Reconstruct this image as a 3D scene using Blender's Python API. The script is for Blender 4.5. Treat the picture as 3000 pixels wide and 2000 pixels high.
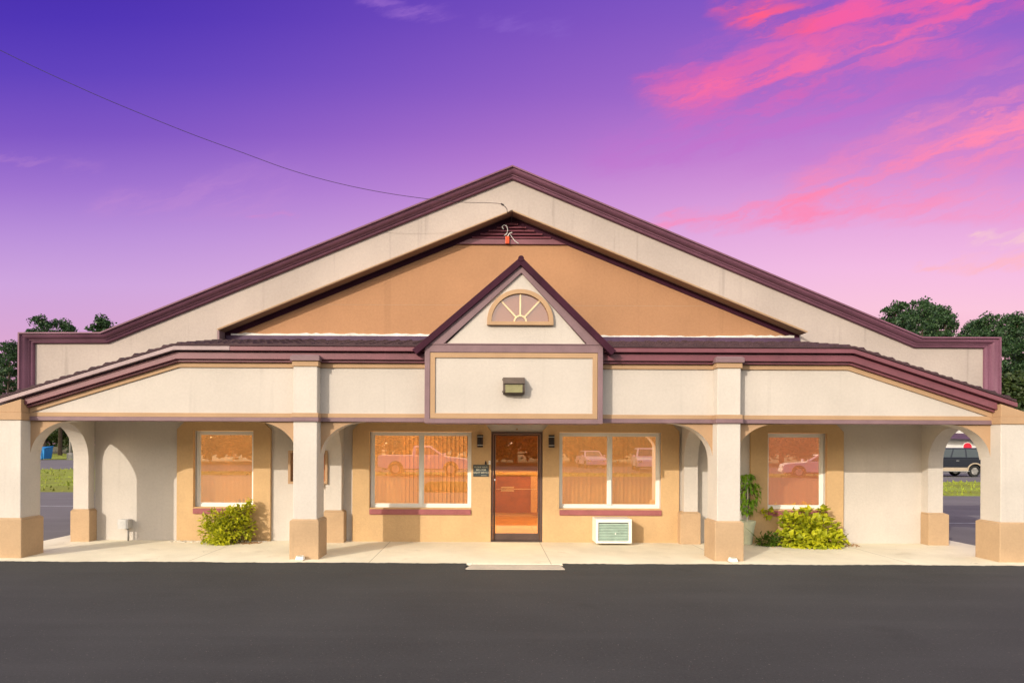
import bpy, math, random
from mathutils import Vector, Matrix
from mathutils.geometry import tessellate_polygon
R = math.radians
for o in list(bpy.data.objects): bpy.data.objects.remove(o)
scene = bpy.context.scene
COL = scene.collection

# ------------------------------------------------------------------ camera
CAMY, CAMZ, F = -10.78, 1.9, 1900.0
cam = bpy.data.cameras.new("camera"); cam.lens = 36 * F / 3000; cam.sensor_width = 36
cam.shift_x = 70 / 3000; cam.shift_y = 305 / 3000; cam.clip_end = 2000
co = bpy.data.objects.new("camera", cam); COL.objects.link(co)
co.location = (0, CAMY, CAMZ); co.rotation_euler = (R(90), R(-0.25), 0)
scene.camera = co
def at(px, D): return (px - 1430) / F * D, D + CAMY       # a direction and a distance to a ground point

# ------------------------------------------------------------------ light
EXPO = 0.30
SUN_E, SUN_AZ = 20.8, 217.6            # elevation; azimuth clockwise from +Y
scene.view_settings.view_transform = 'Standard'; scene.view_settings.look = 'None'
scene.view_settings.exposure = EXPO; scene.view_settings.gamma = 1
sl = bpy.data.lights.new("sun", 'SUN'); sl.energy = 2.7; sl.angle = R(0.5); sl.color = (1, .90, .75)
so = bpy.data.objects.new("sun", sl); COL.objects.link(so)
sd = Vector((math.sin(R(SUN_AZ)) * math.cos(R(SUN_E)), math.cos(R(SUN_AZ)) * math.cos(R(SUN_E)), math.sin(R(SUN_E))))
so.rotation_euler = sd.to_track_quat('Z', 'Y').to_euler(); so.location = sd * 60

def lin(c, k=1.0):
    r = []
    for v in c:
        v = v / 255.0
        r.append((v / 12.92 if v <= .04045 else ((v + .055) / 1.055) ** 2.4) * k)
    return tuple(r) + (1,)

class NT:
    """small helper round a node tree"""
    def __init__(s, nt): s.nt = nt; s.n = nt.nodes; s.l = nt.links
    def new(s, t, **kw):
        n = s.n.new(t)
        for k, v in kw.items(): setattr(n, k, v)
        return n
    def put(s, sock, v):
        if isinstance(v, bpy.types.NodeSocket): s.l.new(v, sock)
        else: sock.default_value = v
    def m(s, op, a, b=None, c=None, clamp=False):
        n = s.new('ShaderNodeMath', operation=op, use_clamp=clamp)
        s.put(n.inputs[0], a)
        if b is not None: s.put(n.inputs[1], b)
        if c is not None: s.put(n.inputs[2], c)
        return n.outputs[0]
    def mr(s, v, a, b, c=0.0, d=1.0, kind='SMOOTHSTEP'):
        n = s.new('ShaderNodeMapRange', interpolation_type=kind)
        s.put(n.inputs[0], v); s.put(n.inputs[1], a); s.put(n.inputs[2], b); s.put(n.inputs[3], c); s.put(n.inputs[4], d)
        return n.outputs[0]
    def mix(s, f, a, b, blend='MIX'):
        n = s.new('ShaderNodeMix', data_type='RGBA', blend_type=blend)
        s.put(n.inputs[0], f); s.put(n.inputs[6], a); s.put(n.inputs[7], b)
        return n.outputs[2]
    def ramp(s, f, stops):
        n = s.new('ShaderNodeValToRGB'); s.put(n.inputs[0], f)
        e = n.color_ramp.elements
        while len(e) < len(stops): e.new(.5)
        for k, (p, c) in zip(e, stops): k.position = p; k.color = c
        return n.outputs[0]
    def noise(s, vec, scale, detail=4, rough=.55):
        n = s.new('ShaderNodeTexNoise'); s.put(n.inputs['Vector'], vec)
        n.inputs['Scale'].default_value = scale; n.inputs['Detail'].default_value = detail; n.inputs['Roughness'].default_value = rough
        return n.outputs['Fac']

# ---- sky: dusk colours over the building, daylight sky round the sun behind the camera
world = bpy.data.worlds.new("World"); scene.world = world; world.use_nodes = True
W = NT(world.node_tree); W.n.clear()
tc = W.new('ShaderNodeTexCoord'); sep = W.new('ShaderNodeSeparateXYZ'); W.l.new(tc.outputs['Generated'], sep.inputs[0])
dx, dy, dz = sep.outputs
yy = W.m('MAXIMUM', dy, .08)
PX = W.m('MULTIPLY_ADD', W.m('DIVIDE', dx, yy), F, 1430.0)
PY = W.m('MULTIPLY_ADD', W.m('DIVIDE', dz, yy), -F, 1305.0)
tv = W.mr(PY, -200.0, 1300.0, kind='LINEAR')
def st(py): return (py + 200) / 1500
left = W.ramp(tv, [(st(-100), lin((70, 46, 172))), (st(60), lin((80, 54, 182))), (st(220), lin((98, 68, 190))), (st(400), lin((128, 88, 198))),
                   (st(560), lin((162, 118, 210))), (st(700), lin((188, 146, 219))), (st(840), lin((208, 166, 223))), (st(980), lin((218, 168, 212))), (st(1200), lin((240, 180, 200)))])
right = W.ramp(tv, [(st(-100), lin((128, 88, 200))), (st(60), lin((148, 98, 202))), (st(280), lin((174, 114, 206))), (st(460), lin((206, 136, 212))),
                    (st(620), lin((230, 166, 222))), (st(780), lin((246, 190, 228))), (st(900), lin((252, 200, 222))), (st(1000), lin((248, 190, 208))), (st(1200), lin((250, 190, 195)))])
hx = W.mr(PX, 100.0, 2900.0)
sky = W.mix(hx, left, right)
cv = W.new('ShaderNodeCombineXYZ'); W.put(cv.inputs[0], W.m('DIVIDE', PX, 330.0)); W.put(cv.inputs[1], W.m('DIVIDE', PY, 105.0))
# tilt the streak grain so that it climbs to the right
W.put(cv.inputs[1], W.m('ADD', W.m('DIVIDE', PY, 105.0), W.m('DIVIDE', PX, 420.0)))
n1 = W.noise(cv.outputs[0], 1.0, 7, .6); n2 = W.noise(cv.outputs[0], 2.3, 6, .62)
wx = W.m('MULTIPLY_ADD', W.m('SUBTRACT', n1, .5), 240.0, PX)
wy = W.m('MULTIPLY_ADD', W.m('SUBTRACT', n2, .5), 120.0, PY)
cf = W.new('ShaderNodeCombineXYZ')       # long thin grain along the clouds
W.put(cf.inputs[0], W.m('DIVIDE', W.m('SUBTRACT', W.m('MULTIPLY', wx, .94), W.m('MULTIPLY', wy, .34)), 420.0))
W.put(cf.inputs[1], W.m('DIVIDE', W.m('ADD', W.m('MULTIPLY', wx, .34), W.m('MULTIPLY', wy, .94)), 62.0))
n3 = W.noise(cf.outputs[0], 1.0, 8, .62)
tex = W.mr(n3, .34, .68, .06, 1.10)
STREAKS = [(1700, 450, 2650, 320, 90, 170, (196, 112, 206), .55), (1960, 300, 2950, -20, 130, 260, (222, 104, 184), .85),
           (1880, 238, 2450, 190, 30, 100, (226, 100, 176), .85), (1900, 300, 2780, 80, 50, 62, (248, 110, 168), .95),
           (2060, 30, 2480, 66, 62, 66, (255, 96, 142), 1.0), (2380, 60, 3150, -90, 90, 110, (246, 96, 166), .9),
           (1860, 662, 2800, 556, 22, 90, (255, 140, 184), 1.0), (2250, 610, 3150, 290, 70, 200, (255, 138, 180), 1.0),
           (2500, 640, 3150, 560, 30, 90, (252, 150, 192), .8), (2830, 702, 3080, 674, 20, 36, (255, 214, 200), 1.0),
           (2660, 786, 3080, 754, 16, 44, (255, 186, 200), 1.0), (738, 640, 850, 633, 14, 14, (238, 132, 192), .9),
           (1040, 0, 1320, 50, 26, 30, (150, 104, 204), .7), (1380, 52, 1660, 96, 20, 34, (140, 100, 204), .6),
           (-100, 468, 320, 494, 14, 22, (172, 122, 206), .6), (250, 620, 900, 560, 40, 110, (200, 142, 212), .4)]
for (x0, y0, x1, y1, w0, w1, colr, k) in STREAKS:
    ux, uy = x1 - x0, y1 - y0; L = math.hypot(ux, uy)
    ax = W.m('SUBTRACT', wx, float(x0)); ay = W.m('SUBTRACT', wy, float(y0))
    s = W.m('DIVIDE', W.m('ADD', W.m('MULTIPLY', ax, ux / L), W.m('MULTIPLY', ay, uy / L)), L)
    t = W.m('ABSOLUTE', W.m('SUBTRACT', W.m('MULTIPLY', ay, ux / L), W.m('MULTIPLY', ax, uy / L)))
    w = W.m('MAXIMUM', W.m('MULTIPLY_ADD', s, float(w1 - w0), float(w0)), 2.0)
    a = W.mr(W.m('DIVIDE', t, w), .0, 1.3, 1.0, 0.0)
    a = W.m('MULTIPLY', a, W.mr(s, -.06, .12)); a = W.m('MULTIPLY', a, W.mr(s, 1.06, .8))
    a = W.m('MULTIPLY', W.m('MULTIPLY', a, tex), k)
    sky = W.mix(a, sky, lin(colr))
nish = W.new('ShaderNodeTexSky', sky_type='NISHITA', sun_disc=False, sun_elevation=R(SUN_E), sun_rotation=R(SUN_AZ))
nish.air_density = 1.2; nish.dust_density = 2.5
bgA = W.new('ShaderNodeBackground'); W.l.new(sky, bgA.inputs[0]); bgA.inputs[1].default_value = 1.0 / 2 ** EXPO
bgB = W.new('ShaderNodeBackground'); W.l.new(nish.outputs[0], bgB.inputs[0]); bgB.inputs[1].default_value = 0.12
# even warm haze added as fill light in the sky half behind the camera
hz = W.new('ShaderNodeBackground'); hz.inputs[0].default_value = (1, .90, .76, 1); hz.inputs[1].default_value = .9
ad = W.new('ShaderNodeAddShader'); W.l.new(bgB.outputs[0], ad.inputs[0]); W.l.new(hz.outputs[0], ad.inputs[1])
mx = W.new('ShaderNodeMixShader'); W.put(mx.inputs[0], W.mr(dy, -.12, .22)); W.l.new(ad.outputs[0], mx.inputs[1]); W.l.new(bgA.outputs[0], mx.inputs[2])
wo = W.new('ShaderNodeOutputWorld'); W.l.new(mx.outputs[0], wo.inputs[0])

# ------------------------------------------------------------------ materials
def newmat(name):
    m = bpy.data.materials.new(name); m.use_nodes = True
    t = NT(m.node_tree); b = t.n['Principled BSDF']
    return m, t, b
def surf(name, col, rough=.85, var=.06, big=1.2, fine=60, bump=.0, bscale=90, spec=.3, metal=0, streak=0, tint=None):
    """painted / cast surface: two octaves of mottling, optional run-off streaks and grain"""
    m, t, b = newmat(name)
    c = t.new('ShaderNodeTexCoord').outputs['Object']
    f = t.m('ADD', t.m('MULTIPLY', t.noise(c, big, 5), .65), t.m('MULTIPLY', t.noise(c, fine, 3), .35))
    d = tuple(v * (1 - 2.2 * var) for v in col); h = tuple(min(1, v * (1 + 2.2 * var)) for v in col)
    if tint: d = tuple(a * (1 - .5) + q * .5 for a, q in zip(d, tint))
    cl = t.mix(t.mr(f, .3, .7, kind='LINEAR'), d + (1,), h + (1,))
    if streak:
        mp = t.new('ShaderNodeMapping'); t.l.new(c, mp.inputs[0]); mp.inputs['Scale'].default_value = (7, 7, .35)
        sf = t.mr(t.noise(mp.outputs[0], 1.0, 4), .58, .75, 0.0, streak)
        cl = t.mix(sf, cl, tuple(v * .45 for v in col) + (1,))
    t.l.new(cl, b.inputs['Base Color']); b.inputs['Roughness'].default_value = rough
    b.inputs['Specular IOR Level'].default_value = spec; b.inputs['Metallic'].default_value = metal
    if bump:
        bp = t.new('ShaderNodeBump'); bp.inputs['Strength'].default_value = bump; bp.inputs['Distance'].default_value = .01
        t.l.new(t.noise(c, bscale, 4, .6), bp.inputs['Height']); t.l.new(bp.outputs[0], b.inputs['Normal'])
    return m
M = {}
M['cream'] = surf('cream_stucco', (.53, .485, .445), .9, .045, 1.1, 24, .5, 38, streak=.10)
M['fascia'] = surf('fascia_stucco', (.50, .45, .41), .9, .045, 1.0, 24, .5, 38, streak=.14)
M['upper'] = surf('upper_stucco', (.40, .34, .315), .9, .06, .8, 22, .45, 38, streak=.32)
M['orange'] = surf('orange_stucco', (.37, .195, .105), .9, .06, .7, 22, .45, 38, streak=.16)
M['tan'] = surf('tan_stucco', (.53, .352, .185), .9, .055, 1.2, 24, .5, 38, streak=.06)
M['tantrim'] = surf('tan_trim_paint', (.40, .255, .15), .8, .05, 2, 40, .12, 60)
M['base'] = surf('pier_base_stucco', (.43, .295, .18), .9, .06, 1.6, 24, .5, 38, streak=.1)
M['mauve'] = surf('mauve_trim_paint', (.20, .125, .14), .6, .08, 3, 40, .08, 60)
M['maroon'] = surf('maroon_metal_paint', (.17, .055, .075), .42, .10, 2, 30, .0, spec=.5)
M['parapet'] = surf('plum_moulding_paint', (.165, .070, .112), .55, .12, 1.5, 30, .08, 50)
M['plum'] = surf('plum_roof_metal', (.040, .010, .022), .7, .15, 2, 30, .0, spec=.12)
M['flash'] = surf('violet_flashing', (.075, .04, .08), .6, .15, 2, 20, .0, spec=.25)
M['shingle'] = surf('dark_roof_tile', (.055, .028, .034), .8, .2, 3, 120, .35, 160)
M['whiteflash'] = surf('weathered_white_strip', (.62, .60, .58), .7, .14, 4, 50, .2, 40, streak=.3)
M['drip'] = surf('pale_drip_edge', (.30, .215, .235), .25, .08, 3, 40, 0, spec=.6)
M['sill'] = surf('maroon_sill_paint', (.30, .10, .105), .7, .12, 4, 60, .1, 60)
M['soffit'] = surf('tan_soffit', (.36, .24, .16), .85, .05)
M['white'] = surf('white_vinyl', (.78, .77, .73), .4, .03, 3, 50, 0)
M['ceil'] = surf('porch_ceiling', (.80, .74, .62), .85, .04, 1.5, 30, .1, 60)
M['bronze'] = surf('bronze_aluminium', (.085, .052, .045), .4, .15, 3, 40, 0, spec=.5)
M['grille'] = surf('pale_green_grille', (.42, .54, .46), .5, .1, 8, 40)
M['black'] = surf('black_metal', (.03, .022, .024), .5, .15, 6, 60)
M['fixture'] = surf('dark_bronze_fixture', (.10, .075, .062), .5, .12, 8, 60)
M['greybox'] = surf('grey_enamel', (.50, .49, .48), .5, .08, 8, 60)
M['pot'] = surf('sage_plastic_pot', (.50, .52, .38), .6, .07, 6, 60)
M['soil'] = surf('potting_soil', (.06, .04, .025), .95, .3, 20, 90, .5, 60)
M['bark'] = surf('bark', (.07, .05, .038), .95, .25, 3, 25, .6, 18)
M['wood'] = surf('orange_wood_floor', (.70, .36, .06), .3, .2, 2, 20, 0)
M['inwall'] = surf('interior_paint', (.55, .36, .22), .9, .05)
M['counter'] = surf('counter_wood', (.38, .15, .06), .4, .15, 3, 20)
M['countertop'] = surf('counter_top', (.70, .52, .32), .4, .06, 3, 20)
M['siding'] = surf('white_siding', (.62, .60, .60), .8, .05, 1, 30)
M['bluemetal'] = surf('blue_dumpster_paint', (.012, .17, .42), .5, .12, 3, 20)
M['red'] = surf('red_sign_paint', (.45, .012, .03), .5, .06)
M['poleconc'] = surf('pole_concrete', (.30, .28, .26), .9, .12, 2, 20, .2)
M['line'] = surf('parking_paint', (.36, .36, .36), .8, .2, 6, 60)
M['tyre'] = surf('tyre_rubber', (.02, .02, .02), .85, .2)
M['rim'] = surf('wheel_alloy', (.45, .43, .42), .3, .06, metal=.8)
M['carwhite'] = surf('white_car_paint', (.75, .74, .74), .25, .02, spec=.6)
M['carnavy'] = surf('navy_car_paint', (.004, .006, .016), .25, .05, spec=.6)
M['cargold'] = surf('gold_cladding', (.36, .29, .21), .4, .05, spec=.5)
M['carglass'] = surf('car_glass', (.03, .04, .045), .06, .05, spec=.8)
M['chrome'] = surf('chrome', (.7, .7, .7), .15, .03, metal=.9)
M['lamp_red'] = surf('tail_lamp', (.35, .01, .01), .3, .05)
M['letter'] = surf('cream_letters', (.62, .58, .45), .7, .05)
M['plaque'] = surf('slate_plaque', (.045, .06, .065), .6, .15, 12, 60)
M['lens'] = surf('lamp_lens', (.26, .24, .13), .25, .08, 10, 60)
M['insul'] = surf('orange_insulator', (.55, .07, .02), .4, .15, 20, 60)
M['mulch'] = surf('dry_mulch', (.30, .16, .07), .95, .3, 12, 60, .6, 50)
M['pebble'] = surf('pale_pebble', (.62, .56, .46), .9, .18, 9, 60, .3, 60)
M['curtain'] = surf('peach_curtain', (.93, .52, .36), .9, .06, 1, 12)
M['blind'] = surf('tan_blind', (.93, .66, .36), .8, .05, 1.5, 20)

for nm, col, st_ in (('blind', (.76, .47, .22, 1), .58), ('curtain', (.86, .45, .29, 1), .52)):      # emission added to the blinds and curtain themselves to brighten the windows
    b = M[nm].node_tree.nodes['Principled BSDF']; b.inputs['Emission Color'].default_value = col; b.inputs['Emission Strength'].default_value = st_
M['roomglow'] = surf('added_room_glow', (.9, .85, .75)); b = M['roomglow'].node_tree.nodes['Principled BSDF']; b.inputs['Emission Color'].default_value = (1, .74, .44, 1); b.inputs['Emission Strength'].default_value = 14  # added emitter for the unseen panels that brighten the rooms
def leafmat(name, a, b_, tr=.35):
    m, t, b = newmat(name)
    g = t.new('ShaderNodeNewGeometry')
    c = t.new('ShaderNodeTexCoord').outputs['Object']
    f = t.m('ADD', t.m('MULTIPLY', g.outputs['Random Per Island'], .6), t.m('MULTIPLY', t.noise(c, 1.4, 3), .4))
    col = t.mix(f, a + (1,), b_ + (1,))
    t.l.new(col, b.inputs['Base Color']); b.inputs['Roughness'].default_value = .5; b.inputs['Specular IOR Level'].default_value = .35
    ts = t.new('ShaderNodeBsdfTranslucent'); t.l.new(col, ts.inputs[0])
    mxs = t.new('ShaderNodeMixShader'); mxs.inputs[0].default_value = tr
    t.l.new(b.outputs[0], mxs.inputs[1]); t.l.new(ts.outputs[0], mxs.inputs[2])
    t.l.new(mxs.outputs[0], t.n['Material Output'].inputs[0])
    return m
M['leafA'] = leafmat('shrub_leaf', (.06, .11, .010), (.78, .76, .03))
M['leafB'] = leafmat('ivy_leaf', (.08, .14, .010), (.80, .78, .03))
M['leafC'] = leafmat('pot_leaf', (.09, .24, .014), (.32, .52, .04))
M['leafD'] = leafmat('low_leaf', (.04, .10, .01), (.14, .22, .02))
M['pine'] = leafmat('pine_needles', (.010, .034, .018), (.042, .088, .024), .15)
M['broad'] = leafmat('broad_leaves', (.012, .030, .010), (.06, .085, .02), .2)

def glassmat(name, tint, refl, fac):
    """tinted mirror film: part seen through, part mirrored"""
    m, t, b = newmat(name); t.n.remove(b)
    tr = t.new('ShaderNodeBsdfTransparent'); tr.inputs[0].default_value = tint + (1,)
    gl = t.new('ShaderNodeBsdfGlossy'); gl.inputs['Roughness'].default_value = .0; gl.inputs['Color'].default_value = refl + (1,)
    mxs = t.new('ShaderNodeMixShader'); mxs.inputs[0].default_value = fac
    t.l.new(tr.outputs[0], mxs.inputs[1]); t.l.new(gl.outputs[0], mxs.inputs[2])
    t.l.new(mxs.outputs[0], t.n['Material Output'].inputs[0])
    return m
M['glass'] = glassmat('bronze_film_glass', (1, .94, .82), (1, .86, .75), .44)
M['doorglass'] = glassmat('door_glass', (1, .86, .62), (1, .80, .68), .34)
M['fanglass'] = glassmat('fan_window_glass', (.80, .66, .60), (.9, .74, .70), .16)

def asphalt(name, col, speck):
    m, t, b = newmat(name)
    c = t.new('ShaderNodeTexCoord').outputs['Object']
    f = t.m('ADD', t.m('MULTIPLY', t.noise(c, .35, 6, .6), .5), t.m('MULTIPLY', t.noise(c, 34, 3, .8), .5))
    cl = t.mix(t.mr(f, .3, .7, kind='LINEAR'), tuple(v * .72 for v in col) + (1,), tuple(v * 1.3 for v in col) + (1,))
    sp = t.mr(t.noise(c, 38, 2, .8), .66, .74, 0.0, speck)
    cl = t.mix(sp, cl, (.28, .25, .21, 1))
    cl = t.mix(t.mr(t.noise(c, .9, 6, .7), .56, .74, 0.0, .35), cl, tuple(v * .55 for v in col) + (1,))
    mp = t.new('ShaderNodeMapping'); t.l.new(c, mp.inputs[0]); mp.inputs['Scale'].default_value = (.15, 1.6, 1)
    cl = t.mix(t.mr(t.noise(mp.outputs[0], 1, 4), .45, .7, 0.0, .25), cl, tuple(v * 1.5 for v in col) + (1,))
    t.l.new(cl, b.inputs['Base Color']); b.inputs['Roughness'].default_value = .9; b.inputs['Specular IOR Level'].default_value = .2
    bp = t.new('ShaderNodeBump'); bp.inputs['Strength'].default_value = .5; bp.inputs['Distance'].default_value = .006
    t.l.new(t.noise(c, 120, 3, .7), bp.inputs['Height']); t.l.new(bp.outputs[0], b.inputs['Normal'])
    return m
M['asphalt'] = asphalt('parking_asphalt', (.049, .0485, .047), .5)
M['road'] = asphalt('road_asphalt', (.15, .14, .14), .2)
M['grass'] = surf('lawn', (.17, .22, .02), .95, .28, .35, 9, .6, 25, tint=(.24, .20, .04))
M['soilground'] = surf('ground_soil', (.10, .10, .035), .95, .3, .2, 3, .3, 10)
def concretemat():
    m, t, b = newmat('walk_concrete')
    c = t.new('ShaderNodeTexCoord').outputs['Object']
    f = t.m('ADD', t.m('MULTIPLY', t.noise(c, .8, 6, .6), .7), t.m('MULTIPLY', t.noise(c, 50, 3, .7), .3))
    cl = t.mix(t.mr(f, .32, .68, kind='LINEAR'), (.60, .54, .41, 1), (.86, .79, .63, 1))
    v = t.new('ShaderNodeTexVoronoi', feature='DISTANCE_TO_EDGE'); v.inputs['Scale'].default_value = .55
    wv = t.new('ShaderNodeVectorMath', operation='ADD'); t.l.new(c, wv.inputs[0])
    nz = t.new('ShaderNodeTexNoise'); nz.inputs['Scale'].default_value = 2.2; t.l.new(c, nz.inputs['Vector']); t.l.new(nz.outputs['Color'], wv.inputs[1])
    t.l.new(wv.outputs[0], v.inputs['Vector'])
    cl = t.mix(t.m('MULTIPLY', t.mr(v.outputs['Distance'], .003, .0, 0.0, .45), t.mr(t.noise(c, .45, 2), .5, .62)), cl, (.18, .15, .11, 1))
    sx = t.new('ShaderNodeSeparateXYZ'); t.l.new(c, sx.inputs[0])
    jt = t.m('ABSOLUTE', t.m('SUBTRACT', t.m('FRACT', t.m('DIVIDE', t.m('ADD', sx.outputs[0], 21.1), 2.95)), .5))
    cl = t.mix(t.mr(jt, .0035, .0015, 0.0, .6), cl, (.20, .17, .12, 1))
    st2 = t.mr(t.noise(c, 1.7, 5, .65), .55, .75, 0.0, .38); cl = t.mix(st2, cl, (.40, .33, .22, 1))
    t.l.new(cl, b.inputs['Base Color']); b.inputs['Roughness'].default_value = .9
    bp = t.new('ShaderNodeBump'); bp.inputs['Strength'].default_value = .2; bp.inputs['Distance'].default_value = .005
    t.l.new(t.noise(c, 90, 3, .7), bp.inputs['Height']); t.l.new(bp.outputs[0], b.inputs['Normal'])
    return m
M['concrete'] = concretemat()
M['ramp'] = surf('worn_ramp_concrete', (.47, .41, .34), .9, .1, 2, 40, .3, 60)

# ------------------------------------------------------------------ mesh helpers
class MB:
    def __init__(s): s.v = []; s.f = []; s.mi = []
    def face(s, idx, m=0): s.f.append(tuple(idx)); s.mi.append(m)
    def box(s, x0, x1, y0, y1, z0, z1, m=0):
        b = len(s.v)
        s.v += [(x0, y0, z0), (x1, y0, z0), (x1, y1, z0), (x0, y1, z0), (x0, y0, z1), (x1, y0, z1), (x1, y1, z1), (x0, y1, z1)]
        for q in ((0, 3, 2, 1), (4, 5, 6, 7), (0, 1, 5, 4), (1, 2, 6, 5), (2, 3, 7, 6), (3, 0, 4, 7)): s.face([b + i for i in q], m)
        return s
    def hexa(s, pts, m=0):          # 8 corners, order as box
        b = len(s.v); s.v += [tuple(p) for p in pts]
        for q in ((0, 3, 2, 1), (4, 5, 6, 7), (0, 1, 5, 4), (1, 2, 6, 5), (2, 3, 7, 6), (3, 0, 4, 7)): s.face([b + i for i in q], m)
        return s
    def plate(s, outer, a0, a1, holes=(), axis='y', m=0, mside=None):
        """flat polygon (with holes) given in the plane across the axis, thickened from a0 to a1"""
        if mside is None: mside = m
        loops = [list(outer)] + [list(h) for h in holes]
        P = (lambda p, a: (p[0], a, p[1])) if axis == 'y' else ((lambda p, a: (a, p[0], p[1])) if axis == 'x' else (lambda p, a: (p[0], p[1], a)))
        tri = tessellate_polygon([[Vector((p[0], p[1], 0)) for p in L] for L in loops])
        flat = [p for L in loops for p in L]; n = len(flat); b = len(s.v)
        s.v += [P(p, a0) for p in flat] + [P(p, a1) for p in flat]
        for t in tri: s.face([b + i for i in t], m); s.face([b + n + i for i in reversed(t)], m)
        k = 0
        for L in loops:
            c = len(L)
            for i in range(c): s.face([b + k + i, b + k + (i + 1) % c, b + n + k + (i + 1) % c, b + n + k + i], mside)
            k += c
        return s
    def sweep(s, rings, close=True, caps=True, m=0):
        b = len(s.v); n = len(rings[0])
        for r in rings: s.v += [tuple(p) for p in r]
        for i in range(len(rings) - 1):
            for j in range(n if close else n - 1):
                k = (j + 1) % n
                s.face([b + i * n + j, b + i * n + k, b + (i + 1) * n + k, b + (i + 1) * n + j], m)
        if caps:
            s.face([b + j for j in reversed(range(n))], m); s.face([b + (len(rings) - 1) * n + j for j in range(n)], m)
        return s
    def band(s, path, d0, d1, y0, y1, m=0):   # strip that follows a polyline in X-Z
        return s.sweep([[(x, y0, z + d0), (x, y1, z + d0), (x, y1, z + d1), (x, y0, z + d1)] for x, z in path], m=m)
    def tube(s, pts, r, n=8, m=0, caps=True):
        pts = [Vector(p) for p in pts]; rr = r if isinstance(r, (list, tuple)) else [r] * len(pts)
        rings = []; up = Vector((0, 0, 1))
        for i, p in enumerate(pts):
            d = (pts[min(i + 1, len(pts) - 1)] - pts[max(i - 1, 0)]).normalized()
            a = d.cross(up if abs(d.z) < .95 else Vector((1, 0, 0))).normalized(); c = d.cross(a).normalized()
            rings.append([p + (a * math.cos(2 * math.pi * j / n) + c * math.sin(2 * math.pi * j / n)) * rr[i] for j in range(n)])
        return s.sweep(rings, caps=caps, m=m)
    def lathe(s, prof, c=(0, 0, 0), n=20, m=0, axis='z', caps=True):
        rings = []
        for r, h in prof:
            ring = []
            for j in range(n):
                a = 2 * math.pi * j / n; u, v = r * math.cos(a), r * math.sin(a)
                ring.append((c[0] + u, c[1] + v, c[2] + h) if axis == 'z' else (c[0] + u, c[1] - h, c[2] + v))
            rings.append(ring)
        return s.sweep(rings, caps=caps, m=m)
    def build(s, name, mats, parent=None, bevel=0, smooth=False, seg=2):
        me = bpy.data.meshes.new(name); me.from_pydata(s.v, [], s.f)
        mats = mats if isinstance(mats, (list, tuple)) else [mats]
        for q in mats: me.materials.append(M[q])
        if len(mats) > 1: me.polygons.foreach_set('material_index', s.mi)
        import bmesh
        bm = bmesh.new(); bm.from_mesh(me); bmesh.ops.recalc_face_normals(bm, faces=bm.faces); bm.to_mesh(me); bm.free()
        if smooth: me.polygons.foreach_set('use_smooth', [True] * len(me.polygons))
        me.update()
        o = bpy.data.objects.new(name, me); COL.objects.link(o)
        if bevel:
            b = o.modifiers.new('bevel', 'BEVEL'); b.width = bevel; b.segments = seg; b.limit_method = 'ANGLE'; b.angle_limit = R(35)
        if parent is not None:
            o.parent = parent
            o.matrix_parent_inverse = Matrix.Translation(-root_loc(parent))      # built in world space
        return o
def root_loc(p):
    return Vector(p.location) if p.type == 'EMPTY' else Vector((0, 0, 0))
def sub(mb, name, mats, parent, **kw):          # a part or sub-part modelled in its parent's own space
    o = mb.build(name, mats, None, **kw); o.parent = parent; return o
def tag(o, label, cat, group=None):
    o['label'] = label; o['category'] = cat
    if group: o['group'] = group
    return o
def thing(name, label, cat, loc=(0, 0, 0), group=None, rz=0):
    o = bpy.data.objects.new(name, None); COL.objects.link(o); o.empty_display_size = .2
    o.location = loc; o.rotation_euler = (0, 0, rz); return tag(o, label, cat, group)
def kind(o, k='structure'): o['kind'] = k; return o
def clone(o, parent=None):
    c = o.copy(); COL.objects.link(c)
    if parent is not None: c.parent = parent
    for ch in o.children: clone(ch, c)
    return c
def rect(x0, x1, z0, z1): return [(x0, z0), (x1, z0), (x1, z1), (x0, z1)]

# ------------------------------------------------------------------ ground
GZ = -.03
def sheet(name, pts, z, mat, k='structure'):
    mb = MB(); b = len(mb.v); mb.v += [(x, y, z) for x, y in pts]; mb.face(range(len(pts)))
    return kind(mb.build(name, mat), k)
sheet('ground', [(-700, -700), (700, -700), (700, 900), (-700, 900)], GZ - .012, 'soilground')
sheet('parking_lot', [(-90, -26), (90, -26), (90, 2.0), (-90, 2.0)], GZ, 'asphalt')
sheet('side_lot', [(-90, 2.0), (90, 2.0), (90, 15.2), (-90, 15.2)], GZ, 'road')
sheet('road', [(-200, 38), (-8, 38), (-8, 68), (-200, 68)], GZ - .004, 'road')
sheet('side_road', [(0, 25.5), (140, 25.5), (140, 44), (0, 44)], GZ - .004, 'road')
sheet('front_road', [(-140, -46), (140, -46), (140, -30), (-140, -30)], GZ - .004, 'road')
def lawn(name, x0, x1, y0, y1, z=.05, seed=1, nx=40, ny=14):
    rnd = random.Random(seed); mb = MB()
    for j in range(ny + 1):
        for i in range(nx + 1):
            e = 1 if 0 < i < nx and 0 < j < ny else 0
            mb.v.append((x0 + (x1 - x0) * i / nx, y0 + (y1 - y0) * j / ny, GZ + (z + rnd.uniform(0, .05)) * e - .002))
    for j in range(ny):
        for i in range(nx): a = j * (nx + 1) + i; mb.face((a, a + 1, a + nx + 2, a + nx + 1))
    # blades as little upright slivers
    for q in range(6500):
        x, y = rnd.uniform(x0, x1), rnd.uniform(y0, y1); h = rnd.uniform(.06, .17); a = rnd.uniform(0, 3.14); w = .05
        b = len(mb.v); z0 = GZ + z * .6
        mb.v += [(x - w * math.cos(a), y - w * math.sin(a), z0), (x + w * math.cos(a), y + w * math.sin(a), z0), (x + rnd.uniform(-.06, .06), y + rnd.uniform(-.06, .06), z0 + h)]
        mb.face((b, b + 1, b + 2))
    return kind(mb.build(name, 'grass'), 'stuff')
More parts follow.
